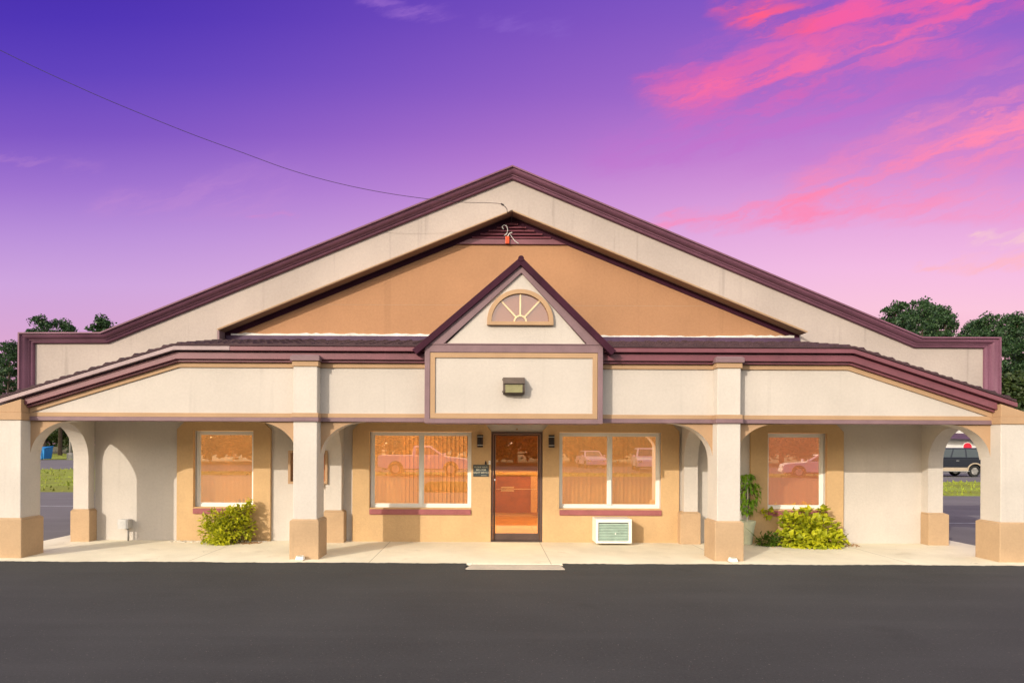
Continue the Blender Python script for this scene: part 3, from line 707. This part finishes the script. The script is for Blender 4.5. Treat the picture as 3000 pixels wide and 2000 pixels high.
for k, x in enumerate((-5.0, -4.925)):
    o = tag(MB().lathe([(.001, 0), (.022, 0), (.022, .09), (.012, .11), (.012, .14), (.001, .142)], (x, YW + .2, .67), 14).build('window_bottle', 'white'), 'small white bottle inside the leftmost window, ' + ('the left of the pair' if k == 0 else 'the right of the pair'), 'bottle', 'bottles on the window ledge')
    o.data.polygons.foreach_set('use_smooth', [True] * len(o.data.polygons))
o = thing('reception_counter', 'orange wood reception counter seen dimly through the glass door', 'counter', (.7, 6.6, 0))
sub(MB().box(-1.3, 2.3, 0, .7, .12, 1.12), 'body', 'counter', o); sub(MB().box(-1.35, 2.35, -.06, .76, 1.121, 1.22), 'top', 'countertop', o, bevel=.01); sub(MB().box(-1.28, 2.28, .04, .66, 0.006, .119), 'plinth', 'countertop', o); sub(MB().box(.45, .62, -.03, -.002, .12, 1.12), 'post', 'countertop', o)

# overhead service line and its fitting in the gable vent
def wp(px, py, D):
    h = 1305 + (px - 1430) * math.tan(R(.25)); return ((px - 1430) / F * D, D + CAMY, CAMZ + (h - py) / F * D)
mb = MB(); P = []
K = [(-900, -330), (-500, -105), (0, 150), (240, 262), (400, 330), (560, 394), (700, 445), (850, 499), (1000, 540), (1155, 570), (1325, 591), (1420, 594), (1465, 597)]
for i, (px, py) in enumerate(K): P.append(wp(px, py, 9.2 + 3.2 * max(0, (px + 900) / 2365) ** 1.0))
def smoothpts(P, n=6):
    out = []
    for i in range(len(P) - 1):
        p0, p1, p2, p3 = [Vector(P[max(0, min(len(P) - 1, i + k))]) for k in (-1, 0, 1, 2)]
        for j in range(n):
            t = j / n; out.append(.5 * ((2 * p1) + (p2 - p0) * t + (2 * p0 - 5 * p1 + 4 * p2 - p3) * t * t + (3 * p1 - p0 - 3 * p2 + p3) * t ** 3))
    return out + [Vector(P[-1])]
ln = thing('service_cable', 'thin black overhead cable sagging down to the gable peak', 'cable', P[-1])
MB().tube(smoothpts(P), .0045, 6).build('wire', 'black', ln, smooth=True)
MB().tube([P[-1], (P[-1][0] + .05, P[-1][1], P[-1][2] - .03)], [.016, .018], 8).build('clamp', 'black', ln)
q = Vector(P[-1]) + Vector((.05, 0, -.03))
MB().tube(smoothpts([q, q + Vector((.06, .0, -.07)), q + Vector((.075, -.03, -.15)), (GA[0], YW - .36, 6.44), (GA[0], YW - .36, 6.38), (GA[0], YW - .05, 6.30)]), .0065, 6).build('drop_wire', 'black', ln, smooth=True)
o = thing('conduit_hook', 'curled white conduit end with an orange insulator on the gable vent', 'conduit', (GA[0] - .02, YW - .06, 5.86))
sub(MB().tube(smoothpts([(-.135, -.03, .30), (-.165, -.05, .34), (-.13, -.06, .37), (-.08, -.05, .355), (-.055, -.03, .285), (-.075, -.02, .22), (-.12, -.02, .18)]), .009, 8), 'hook', 'greybox', o, smooth=True)
sub(MB().box(-.10, -.02, -.03, .0, .02, .17), 'insulator', 'insul', o, bevel=.008); sub(MB().tube([(-.06, -.02, .16), (-.02, -.03, .22), (.03, -.02, .24)], .011, 6).tube([(.0, -.01, .2), (.04, -.005, .14), (.11, -.005, .06), (.16, 0, .03)], .007, 6), 'ties', 'whiteflash', o)

# ------------------------------------------------------------------ plants by the wall
def leaf(mb, p, d, up, L, w, fold=.25, m=0):
    """one leaf: a keeled blade of four faces"""
    d = d.normalized(); s = d.cross(up)
    if s.length < 1e-3: s = d.cross(Vector((1, 0, 0)))
    s.normalize(); nrm = s.cross(d)
    b = len(mb.v)
    mid = p + d * L * .5 + nrm * L * .06; tip = p + d * L - nrm * L * .10
    mb.v += [tuple(p), tuple(p + d * L * .38 + s * w * .5 + nrm * w * fold), tuple(mid), tuple(p + d * L * .38 - s * w * .5 + nrm * w * fold), tuple(tip)]
    mb.face((b, b + 1, b + 2), m); mb.face((b, b + 2, b + 3), m); mb.face((b + 1, b + 4, b + 2), m); mb.face((b + 2, b + 4, b + 3), m)
def shrub(name, label, base, clumps, n, L, w, mat, seed, stems=9, droop=0.):
    rnd = random.Random(seed); o = thing(name, label, 'shrub', base); bx = Vector(base)
    mb = MB(); tot = sum(c[3] ** 2 for c in clumps)
    for cx, cy, cz, r in clumps:
        c = Vector((cx, cy, cz)) - bx
        for _ in range(int(n * r * r / tot)):
            v = Vector((rnd.gauss(0, 1), rnd.gauss(0, 1), rnd.gauss(0, 1))).normalized()
            q = c + Vector((v.x, v.y * .85, v.z)) * r * (rnd.random() ** .45) * rnd.uniform(.85, 1.18)
            if q.z + bx.z < .015: q.z = .015 - bx.z + rnd.random() * .05
            if q.y + bx.y > 2.02: q.y = 2.02 - bx.y - rnd.random() * .03
            d = (v + Vector((rnd.uniform(-.7, .7), rnd.uniform(-.8, .4), rnd.uniform(-.5, .6) - droop)))
            s = rnd.uniform(.65, 1.25)
            leaf(mb, q, d, Vector((rnd.uniform(-.4, .4), rnd.uniform(-.7, 0), 1)), L * s, w * s)
    sub(mb, 'foliage', mat, o)
    st = MB()
    for k in range(stems):
        cx, cy, cz, r = clumps[k % len(clumps)]; e_ = Vector((cx + rnd.uniform(-r, r) * .6, cy, cz + r * .5)) - bx
        a = Vector((rnd.uniform(-.25, .25), rnd.uniform(-.08, .08), 0))
        st.tube(smoothpts([a, a.lerp(e_, .5) + Vector((rnd.uniform(-.05, .05), 0, .06)), e_], 4), [.009] * 4 + [.006] * 4 + [.003], 5)
    sub(st, 'stems', 'bark', o)
    return o
shrub('shrub', 'bright yellow-green shrub growing below the leftmost window', (-5.05, 1.78, 0),
      [(-5.30, 1.70, .20, .23), (-5.02, 1.68, .22, .27), (-5.22, 1.78, .42, .20), (-4.95, 1.78, .48, .20), (-4.74, 1.82, .56, .16), (-4.66, 1.85, .70, .09), (-4.98, 1.85, .64, .07),
       (-5.44, 1.75, .42, .10), (-4.68, 1.80, .26, .18), (-5.36, 1.8, .56, .06), (-5.1, 1.5, .10, .16), (-4.64, 1.86, .78, .05)], 1900, .088, .046, 'leafA', 21)
shrub('shrub', 'wide lime ivy-like bush sprawling below the rightmost window', (6.2, 1.72, 0),
      [(5.84, 1.74, .38, .20), (6.06, 1.66, .36, .24), (6.32, 1.62, .29, .24), (6.56, 1.64, .16, .18), (5.80, 1.80, .56, .09), (5.98, 1.82, .62, .08), (6.20, 1.84, .60, .09), (6.52, 1.84, .62, .10), (6.20, 1.42, .10, .17),
       (5.76, 1.56, .10, .14), (6.76, 1.66, .12, .12), (6.48, 1.46, .10, .15), (6.74, 1.74, .34, .06), (5.92, 1.46, .08, .13), (6.66, 1.80, .44, .08), (5.55, 1.95, .60, .06), (5.40, 1.97, .58, .05)], 900, .125, .10, 'leafB', 22, 12)
o = shrub('low_plant', 'low dark green plant with a few strap leaves, between the pot and the lime bush', (5.42, 1.72, 0), [(5.30, 1.70, .08, .12), (5.45, 1.66, .10, .14), (5.58, 1.72, .09, .11)], 320, .085, .04, 'leafD', 23, 3)
mb = MB()
for (x, l, lean, c) in ((-.12, .42, -.30, .04), (-.1, .30, -.22, .05), (.06, .40, .0, .14), (.02, .25, .2, .05)):
    rg = []
    for k in range(9):
        t = k / 8; cxp = x + lean * t + c * t * t * (1 if lean >= 0 else -1); zz = l * (t - .18 * t * t); w = .016 * (1 - t) + .002
        rg.append([(cxp - w, -.02, zz), (cxp + w, -.02 + w, zz), (cxp + w, -.015 + w, zz), (cxp - w, -.015, zz)])
    mb.sweep(rg)
sub(mb, 'strap_leaves', 'leafD', o)
o = thing('potted_plant', 'trailing plant in a tall sage green pot behind the right middle pier', 'potted plant', (5.07, 1.90, 0))
mb = MB().lathe([(.095, 0), (.098, .01), (.142, .37), (.148, .372), (.150, .40), (.156, .405), (.160, .455), (.156, .462), (.146, .46), (.140, .42)], n=32, caps=False); mb.lathe([(.0, .002), (.096, .002)], n=32, caps=False)
sub(mb, 'pot', 'pot', o, smooth=False); sub(MB().lathe([(.141, .425), (.08, .435), (.0, .44)], n=24, caps=False), 'soil', 'soil', o)
sub(MB().tube([(.0, 0, .42), (.01, .0, .9), (.0, 0, 1.32)], [.016, .013, .008], 8), 'stake', 'pebble', o)
rnd = random.Random(31); mb = MB()
for k in range(240):
    t = rnd.random(); z = .60 + .78 * t; r = (.06 + .17 * math.sin(math.pi * min(1, (1.0 - t) * 1.0 + .02)) ** .8) * rnd.uniform(.45, 1.1); a = rnd.uniform(0, 6.283)
    q = Vector((r * math.cos(a), r * math.sin(a) * .6, z)); leaf(mb, q, Vector((math.cos(a) * .6, math.sin(a) * .5, -1 + rnd.uniform(-.2, .7))), Vector((math.cos(a), math.sin(a), .3)), rnd.uniform(.07, .13), rnd.uniform(.045, .075))
sub(mb, 'foliage', 'leafC', o)
st = MB()
for k in range(6): a = k * 1.05; st.tube([(0, 0, .44), (.03 * math.cos(a), .03 * math.sin(a), .8), (.1 * math.cos(a), .06 * math.sin(a), 1.15 + .04 * k), (.15 * math.cos(a), .08 * math.sin(a), .95)], .005, 5)
sub(st, 'stems', 'bark', o)
# strips of mulch and stones at the foot of the wall
def litter(name, x0, x1, y0, y1, n, mat, smin, smax, seed):
    rnd = random.Random(seed); mb = MB()
    for _ in range(n):
        x = rnd.uniform(x0, x1); y = min(2.0, y0 + (y1 - y0) * rnd.random() ** .6); s = rnd.uniform(smin, smax); a = rnd.uniform(0, 3.14); hh = s * rnd.uniform(.25, .5)
        c, sn = math.cos(a), math.sin(a); w = s * rnd.uniform(.4, .9)
        q = [(-s, -w), (s, -w * .8), (s * .9, w), (-s * .8, w * .9)]
        pts = [(x + c * u - sn * v, y + sn * u + c * v, .001) for u, v in q] + [(x + (c * u - sn * v) * .6, y + (sn * u + c * v) * .6, hh) for u, v in q]
        mb.hexa(pts)
    return kind(mb.build(name, mat), 'stuff')
litter('pebbles', -6.2, -4.35, 1.78, 2.02, 420, 'pebble', .012, .034, 41)
litter('leaf_litter', -5.2, -4.4, 1.6, 1.95, 260, 'mulch', .010, .028, 42)
litter('leaf_litter', 5.3, 7.2, 1.5, 2.0, 420, 'mulch', .010, .028, 43)

# ------------------------------------------------------------------ vehicles
def wheel(parent, x, y, r, w=.22):
    s = 1 if y > 0 else -1
    o = sub(MB().lathe([(r * .62, -w / 2), (r * .93, -w / 2), (r, -w / 2 + .04), (r, w / 2 - .04), (r * .93, w / 2), (r * .62, w / 2)], (x, y, r), 28, axis='y', caps=False), 'wheel', 'tyre', parent, smooth=False)
    mb = MB().lathe([(r * .63, -w * .3), (r * .63, w * .3)], (x, y, r), 24, axis='y')
    for k in range(6):
        a = k * math.pi / 3; c, sn = math.cos(a), math.sin(a); yo = y + s * (w * .3 + .001); y2 = yo + s * .03
        ww = .045; mb.hexa([(x + c * .05 + sn * ww, yo, r + sn * .05 - c * ww), (x + c * r * .6 + sn * ww, yo, r + sn * r * .6 - c * ww), (x + c * r * .6 - sn * ww, yo, r + sn * r * .6 + c * ww), (x + c * .05 - sn * ww, yo, r + sn * .05 + c * ww),
                            (x + c * .05 + sn * ww, y2, r + sn * .05 - c * ww), (x + c * r * .6 + sn * ww, y2, r + sn * r * .6 - c * ww), (x + c * r * .6 - sn * ww, y2, r + sn * r * .6 + c * ww), (x + c * .05 - sn * ww, y2, r + sn * .05 + c * ww)])
    sub(mb, 'rim', 'rim', o)
def car(name, label, cat, loc, rz, paint, L, Wd, belt, hood, roof, xf, xr, r, cab, rear_cut=None, clad=None, group=None, g0=.30):
    """nose at +X. cab = (rear foot, rear roof, front roof, front foot) in X; belt/hood/roof heights; xf, xr axle positions"""
    o = thing(name, label, cat, loc, group, rz); hw = Wd / 2; x0, x1 = -L / 2, L / 2
    def arch(xc): return [(xc + (r + .09) * math.cos(math.pi * k / 14), r + (r + .09) * math.sin(math.pi * k / 14)) for k in range(15)]
    deck = rear_cut if rear_cut is not None else belt
    def clip(pts): return [(px, max(pz, g0)) for px, pz in pts]
    low = [(x0 + .06, g0 + .12)] + list(reversed(clip(arch(xr)))) + list(reversed(clip(arch(xf)))) + [(x1 - .12, g0 + .02), (x1 - .01, g0 + .2), (x1, hood - .26), (x1 - .1, hood - .12), (x1 - .4, hood - .04), (cab[3] + .05, hood + .03), (cab[3] - .1, belt), (cab[0] + .05, belt), (cab[0], deck), (x0 + .05, deck), (x0, deck - .15), (x0 + .01, g0 + .3)]
    body = MB().plate(low, -hw, hw); sub(body, 'body', paint, o, bevel=.07, seg=3)
    sub(MB().box(x0 + .3, x1 - .35, -hw + .22, hw - .22, g0 - .06, belt - .3), 'underbody', 'tyre', o)
    t = .17; a, b_, c, d = cab; z0, z1 = belt - .02, roof
    P8 = [(a, -hw + .05, z0), (d, -hw + .05, z0), (d, hw - .05, z0), (a, hw - .05, z0), (b_, -hw + .05 + t, z1), (c, -hw + .05 + t, z1), (c, hw - .05 - t, z1), (b_, hw - .05 - t, z1)]
    sub(MB().hexa(P8), 'cabin', paint, o, bevel=.07, seg=3)
    for s in (-1, 1):
        g = MB()
        yb, yt = s * (hw - .05 + .006), s * (hw - .05 - t + .006)
        def side(fx, fz):           # point on the side glass plane
            xa = a + (b_ - a) * fz; xb = d + (c - d) * fz
            return (xa + (xb - xa) * fx, yb + (yt - yb) * fz, z0 + (z1 - z0) * fz)
        cuts = ((.07, .34), (.37, .62), (.65, .93)) if abs(d - a) > 2.4 else ((.12, .36), (.40, .90))
        for u, v in cuts:
            b = len(g.v); q = [side(u, .14), side(v, .14), side(v, .86), side(u, .86)]
            g.v += q + [(x, y - s * .012, z) for x, y, z in q]; g.face((b, b + 1, b + 2, b + 3)); g.face((b + 4, b + 7, b + 6, b + 5))
        sub(g, 'side_window', 'carglass', o)
    for (fa, fb, nmx) in ((d, c, 'windscreen'), (a, b_, 'rear_window')):
        sg_ = 1 if fa == d else -1; g = MB(); q = []
        for fz, fy in ((.12, -.86), (.12, .86), (.88, .84), (.88, -.84)):
            q.append((fa + (fb - fa) * fz + sg_ * .008, fy * (hw - .05 - t * fz), z0 + (z1 - z0) * fz))
        b = len(g.v); g.v += q + [(x - sg_ * .014, y, z) for x, y, z in q]; g.face((b, b + 1, b + 2, b + 3)); g.face((b + 4, b + 7, b + 6, b + 5)); sub(g, nmx, 'carglass', o)
    for s in (-1, 1):
        sub(MB().box(x1 - .16, x1 + .004, s * (hw - .22) - .17, s * (hw - .22) + .17, hood - .36, hood - .2), 'headlight', 'chrome', o, bevel=.02)
        sub(MB().box(x0 - .004, x0 + .1, s * (hw - .12) - .08, s * (hw - .12) + .08, deck - .5, deck - .15), 'tail_light', 'lamp_red', o, bevel=.02)
        sub(MB().box(d - .25, d - .1, s * (hw + .09) - .09, s * (hw + .09) + .09, belt, belt + .16), 'mirror', paint, o, bevel=.03)
        sub(MB().box((a + d) / 2 - .02, (a + d) / 2 + .16, s * hw - .015, s * hw + .015, belt - .17, belt - .13), 'door_handle', 'chrome', o, bevel=.006)
        for xd in (a + .35, (a + d) / 2 + .3): sub(MB().box(xd - .006, xd + .006, s * hw - .004, s * hw + .002, g0 + .2, belt - .04), 'door_seam', 'tyre', o)
    sub(MB().box(x1 - .14, x1 + .05, -hw + .08, hw - .08, g0 + .03, g0 + .22), 'front_bumper', clad or paint, o, bevel=.04)
    sub(MB().box(x0 - .06, x0 + .12, -hw + .08, hw - .08, g0 + .08, g0 + .28), 'rear_bumper', clad or 'chrome', o, bevel=.04)
    if clad:
        for s in (-1, 1):
            ya, yb = (hw - .002, hw + .02) if s > 0 else (-hw - .02, -hw + .002)
            sub(MB().box(xr + r + .14, xf - r - .14, ya, yb, g0 + .02, g0 + .24), 'rocker_trim', clad, o, bevel=.008)
            sub(MB().box(xr + r + .05, xf - r - .05, s * (hw + .05) - .07, s * (hw + .05) + .07, g0 - .03, g0 + .01), 'running_board', 'chrome', o, bevel=.01)
            for xc in (xr, xf):
                o_ = [(xc + (r + .16) * math.cos(math.pi * k / 16), r + (r + .16) * math.sin(math.pi * k / 16)) for k in range(17)]
                i_ = [(xc + (r + .08) * math.cos(math.pi * k / 16), r + (r + .08) * math.sin(math.pi * k / 16)) for k in range(16, -1, -1)]
                sub(MB().plate(o_ + i_, ya, yb + .01 * s), 'fender_trim', clad, o)
    for xc in (xf, xr):
        for s in (-1, 1): wheel(o, xc, s * (hw - .12), r)
    return o
x, y = at(2857, 43); y += 1
car('suv', 'dark navy SUV with gold lower trim parked beyond the right arch', 'suv', (x - 1.72, y, GZ), R(180), 'carnavy', 5.2, 2.0, 1.22, 1.12, 1.93, 1.55, -1.72 + .0, .39, (-2.52, -2.2, .55, 1.25), clad='cargold', g0=.38)
car('pickup_truck', 'white pickup truck mirrored in the large window left of the door', 'pickup', (-4.1, -26.6, GZ + .05), R(0), 'carwhite', 5.7, 1.95, 1.22, 1.12, 1.86, 1.75, -1.72, .40, (-.72, -.60, .40, 1.42), rear_cut=1.26, g0=.40)
car('white_suv', 'white SUV mirrored in the right pane of the window right of the door', 'suv', (12.7, -36.8, GZ), R(97), 'carwhite', 4.9, 1.95, 1.10, 1.05, 1.80, 1.45, -1.45, .37, (-2.3, -2.0, .4, 1.05), g0=.34)
car('white_sedan', 'white car mirrored in the rightmost window', 'car', (21.4, -26.6, GZ), R(196), 'carwhite', 4.7, 1.85, .98, .92, 1.46, 1.4, -1.4, .34, (-1.9, -1.2, .25, 1.05), rear_cut=1.0, g0=.28)
car('white_hatchback', 'distant white car mirrored in the left pane of the window right of the door', 'car', (9.25, -43, GZ), R(85), 'carwhite', 4.3, 1.8, 1.0, .95, 1.52, 1.3, -1.3, .34, (-1.95, -1.5, .3, 1.0), g0=.28)

# ------------------------------------------------------------------ things beyond the arches
x, y = at(118, 78)
o = thing('dumpster', 'blue steel dumpster beyond the road, through the left arch', 'dumpster', (x, y, GZ))
sub(MB().hexa([(-1.1, -.7, .12), (.9, -.7, .12), (.9, .7, .12), (-1.1, .7, .12), (-1.25, -.8, 1.2), (1.05, -.8, 1.35), (1.05, .8, 1.6), (-1.25, .8, 1.45)]), 'bin', 'bluemetal', o, bevel=.03)
sub(MB().hexa([(-1.3, -.85, 1.21), (1.1, -.85, 1.36), (1.1, .85, 1.61), (-1.3, .85, 1.46), (-1.3, -.85, 1.26), (1.1, -.85, 1.41), (1.1, .85, 1.66), (-1.3, .85, 1.51)]), 'lid', 'bluemetal', o, bevel=.01)
mb = MB()
for k in range(4): mb.box(-1.0 + k * .55, -.93 + k * .55, -.84, -.74, .2, 1.15)
sub(mb, 'ribs', 'bluemetal', o); sub(MB().box(-.35, .05, -.90, -.80, .55, .85), 'fork_pocket', 'tyre', o)
for xx in (-.8, .6): sub(MB().lathe([(.12, -.05), (.12, .05)], (xx, -.6, .12), 14, axis='y'), 'caster', 'tyre', o)
x, y = at(207, 80)
o = thing('lamp_post', 'grey lamp post on a concrete footing, through the left arch', 'lamp post', (x, y, GZ))
sub(MB().lathe([(.42, 0), (.42, .72), (.36, .78), (.2, .80)], n=18), 'footing', 'poleconc', o); sub(MB().tube([(0, 0, .78), (0, 0, 7.6)], [.17, .11], 12), 'pole', 'poleconc', o, smooth=True)
sub(MB().tube([(0, 0, 7.5), (1.2, 0, 7.75)], .05, 8), 'arm', 'poleconc', o); sub(MB().box(1.1, 1.75, -.16, .16, 7.68, 7.82), 'lamp_head', 'fixture', o, bevel=.03)
x, y = at(2830, 56)
o = thing('white_store', 'low white sided building behind the navy SUV, through the right arch', 'building', (x, y, GZ))
mb = MB().box(-7, 8, 0, 10, 0, 3.7)
z = .0
while z < 3.6: mb.hexa([(-7.02, -.045, z), (8.02, -.045, z), (8.02, .0, z), (-7.02, .0, z), (-7.02, -.012, z + .29), (8.02, -.012, z + .29), (8.02, 0, z + .29), (-7.02, 0, z + .29)]); z += .3
sub(mb, 'walls', 'siding', o); sub(MB().plate([(-7.4, 3.705), (8.4, 3.705), (8.4, 3.85), (-7.4, 3.85)], -.5, 10.4), 'roof', 'fixture', o)
sub(MB().hexa([(-2.6, -1.1, 2.72), (3.0, -1.1, 2.55), (3.0, -.05, 3.0), (-2.6, -.05, 3.2), (-2.6, -1.1, 2.78), (3.0, -1.1, 2.61), (3.0, -.05, 3.06), (-2.6, -.05, 3.26)]), 'awning', 'flash', o)
dw = sub(MB().box(3.4, 4.4, -.06, .05, 0, 2.1), 'door', 'white', o); sub(MB().box(3.5, 3.56, -.1, -.06, .95, 1.1), 'handle', 'chrome', dw)
wd = sub(MB().plate(rect(5.0, 6.6, .9, 2.2), -.07, -.02, [rect(5.08, 6.52, .98, 2.12)]), 'window', 'white', o); sub(MB().box(5.07, 6.53, -.04, -.03, .97, 2.13), 'pane', 'carglass', wd)
x, y = at(2834, 51)
o = thing('round_sign', 'round red sign on a post showing just above the navy SUV roof', 'sign', (x, y, GZ))
sub(MB().lathe([(.0, -.0), (.36, .0), (.36, .02), (0, .02)], (0, 0, 2.0), 32, axis='y'), 'rim', 'white', o); sub(MB().lathe([(.0, .0), (.33, .0), (.33, .012), (0, .012)], (0, -.0205, 2.0), 32, axis='y'), 'disc', 'red', o); sub(MB().box(-.03, .03, .004, .05, 0, 2.3), 'post', 'greybox', o)

# ------------------------------------------------------------------ trees
def card(mb, p, s, rnd):
    n = Vector((rnd.gauss(0, 1), rnd.gauss(0, 1), rnd.gauss(0, 1))).normalized(); a = n.orthogonal().normalized(); a.rotate(Matrix.Rotation(rnd.uniform(0, 6.28), 3, n)); c = n.cross(a)
    b = len(mb.v); k = rnd.uniform(.45, .8)
    mb.v += [tuple(p - a * s), tuple(p + c * s * k), tuple(p + a * s * rnd.uniform(.8, 1.2)), tuple(p - c * s * k)]
    mb.face((b, b + 1, b + 2, b + 3))
def make_tree(seed, H, crown0, rad, nl, per, s, mat, flat=.6, name='pine_tree'):
    rnd = random.Random(seed); o = thing(name, 'tree', 'tree', (0, 0, 0))
    tr = MB(); lean = Vector((rnd.uniform(-.6, .6), rnd.uniform(-.6, .6), 0))
    def tp(t): return Vector((lean.x * t * t, lean.y * t * t, H * t))
    tr.tube([tp(k / 10) for k in range(11)], [H * .016 * (1 - .88 * k / 10) + .02 for k in range(11)], 9)
    fo = MB()
    for k in range(nl):
        t = crown0 + (.985 - crown0) * (k + rnd.random() * .8) / nl; a = k * 2.4 + rnd.uniform(-.5, .5)
        f = (t - crown0) / (1 - crown0); reach = rad * (1.15 - .85 * f) * rnd.uniform(.55, 1.1) * min(1, .55 + 2 * f)
        p0 = tp(t); p2 = p0 + Vector((math.cos(a) * reach, math.sin(a) * reach, reach * rnd.uniform(.05, .45))); p1 = p0.lerp(p2, .55) + Vector((0, 0, -.1 * reach))
        tr.tube([p0, p1, p2], [H * .005 * (1.3 - f), H * .0035 * (1.2 - f), .015], 5)
        for c, pr in ((p2, 1.0), (p0.lerp(p2, .62) + Vector((rnd.uniform(-.4, .4), rnd.uniform(-.4, .4), .3)), .8), (p2 + Vector((rnd.uniform(-.9, .9), rnd.uniform(-.9, .9), rnd.uniform(.1, .7))), .6)):
            pr_ = pr * rad * rnd.uniform(.20, .36)
            for _ in range(int(per * pr)):
                v = Vector((rnd.gauss(0, 1), rnd.gauss(0, 1), rnd.gauss(0, 1))).normalized() * pr_ * rnd.random() ** .4 * rnd.uniform(.8, 1.2)
                card(fo, c + Vector((v.x, v.y, v.z * flat)), s * rnd.uniform(.6, 1.25), rnd)
    for _ in range(int(per * 1.2)):
        v = Vector((rnd.gauss(0, 1), rnd.gauss(0, 1), rnd.gauss(0, 1))).normalized() * rad * .26 * rnd.random() ** .4; card(fo, tp(1) + Vector((v.x, v.y, v.z * .9)), s, rnd)
    sub(tr, 'trunk', 'bark', o); sub(fo, 'crown', mat, o)
    return o
mb = MB(); rnd = random.Random(61)
for _ in range(15000):
    x = rnd.uniform(-270, 320); hmax = 8.2 + 1.6 * math.sin(x * .11) + 1.1 * math.sin(x * .37 + 1) + .8 * math.sin(x * .9); z = hmax * (1 - rnd.random() ** 1.6)
    card(mb, Vector((x + rnd.uniform(-1, 1), 134 + rnd.uniform(-5, 5), z + rnd.uniform(-.3, .5))), rnd.uniform(.45, 1.0), rnd)
kind(mb.build('far_wood', 'broad'), 'stuff')
PROTO = [make_tree(51, 20, .38, 3.8, 26, 125, .18, 'pine'), make_tree(52, 20, .40, 4.2, 28, 125, .18, 'pine'), make_tree(53, 20, .32, 3.6, 30, 115, .18, 'pine'), make_tree(54, 10, .16, 3.8, 30, 170, .20, 'broad', .9, 'broadleaf_tree'), make_tree(55, 10, .03, 4.6, 40, 150, .26, 'broad', .95, 'broadleaf_tree')]
used = set()
def plant(p, px, D, H, label, group, rz=0, wide=1.0, xy=None):
    o = PROTO[p] if p not in used else clone(PROTO[p]); used.add(p)
    x, y = xy if xy else at(px, D)
    o.location = (x, y, GZ); hh = H / (20 if p < 3 else 10); o.scale = (hh * wide, hh * wide, hh); o.rotation_euler = (0, 0, rz)
    tag(o, label, 'tree', group)
def topz(py, px, D): return CAMZ - .35 + (1305 + (px - 1430) * .00436 - py) / F * D
for (p, px, D, py, lab, rz, w) in (
    (0, 128, 96, 930, 'dark pine crown showing over the left end of the parapet, left of two', .3, .9), (1, 176, 104, 938, 'dark pine just left of the gap over the left parapet', 2.1, .8), (2, 300, 98, 926, 'bright-edged pine crown where the left parapet starts to rise', 1.2, .95),
    (1, 18, 90, 1000, 'pine at the left edge of the photo beside the parapet', .9, .9), (2, -45, 96, 960, 'tall pine cut by the left edge of the photo', 3.3, 1.0), (0, 60, 110, 1010, 'lower pine behind the left parapet corner', 4.4, 1.0)):
    plant(p, px, D, topz(py, px, D), lab, 'pines behind the left end', rz, w * 1.12)
for (p, px, D, py, lab, rz, w) in (
    (0, 2615, 92, 892, 'leftmost pine of the group over the right parapet slope', 2.6, 1.05), (1, 2690, 96, 880, 'tallest pine over the right parapet', .4, .85), (2, 2775, 90, 902, 'rounded pine left of the dip in the treeline at right', 1.9, 1.0), (0, 2860, 100, 945, 'low pine behind the right parapet corner', 5.1, .9),
    (1, 2905, 88, 922, 'broad pine just right of the right parapet corner', 3.7, .9), (2, 2985, 92, 918, 'pine at the right edge of the photo', .2, 1.0), (0, 2838, 104, 948, 'low pine filling the dip of the treeline over the right parapet', 3.1, 1.0), (1, 2650, 112, 912, 'pine standing behind the leftmost pair over the right parapet', 5.5, 1.1), (2, 2735, 110, 905, 'pine standing behind the gap left of the rounded pine', 4.0, 1.0), (0, 2940, 108, 930, 'pine standing behind the two at the right edge', 2.2, 1.1), (0, 3060, 86, 900, 'pine cut by the right edge of the photo', 1.0, 1.0)):
    plant(p, px, D, topz(py, px, D), lab, 'pines behind the right end', rz, w * .92)
for (px, D, H, lab, rz) in ((95, 120, 9, 'dark bushy tree behind the blue dumpster', 0), (150, 124, 10, 'dark bushy tree between dumpster and lamp post', 1.3), (205, 118, 9.5, 'dark bushy tree behind the lamp post', 2.6), (265, 122, 10, 'bushy tree hidden right of the lamp post', 4), (30, 125, 10, 'bushy tree left of the blue dumpster', 5),
                            (2960, 70, 9.5, 'bushy green tree low beside the right parapet end', 1.1), (3030, 76, 10, 'bushy tree low at the right edge', 2.9)):
    plant(3, px, D, H, lab, 'bushy trees in the background', rz, 1.25)
for k, (x, y, H, p) in enumerate(((-34, -56, 12, 4), (-25, -60, 13, 4), (-18, -55, 11, 4), (-11, -57, 12, 4), (-4, -60, 12, 4), (3, -56, 11, 4), (-44, -60, 14, 4), (10, -62, 13, 4), (17, -58, 12, 4), (25, -61, 13, 4), (34, -60, 12, 4), (-14, -68, 15, 3), (7, -70, 15, 3))):
    plant(p, 0, 0, H, 'bushy tree standing across the road, seen only as a mirrored dark mass', 'trees mirrored in the windows', k * 1.7, 1.35, (x, y))
x = None
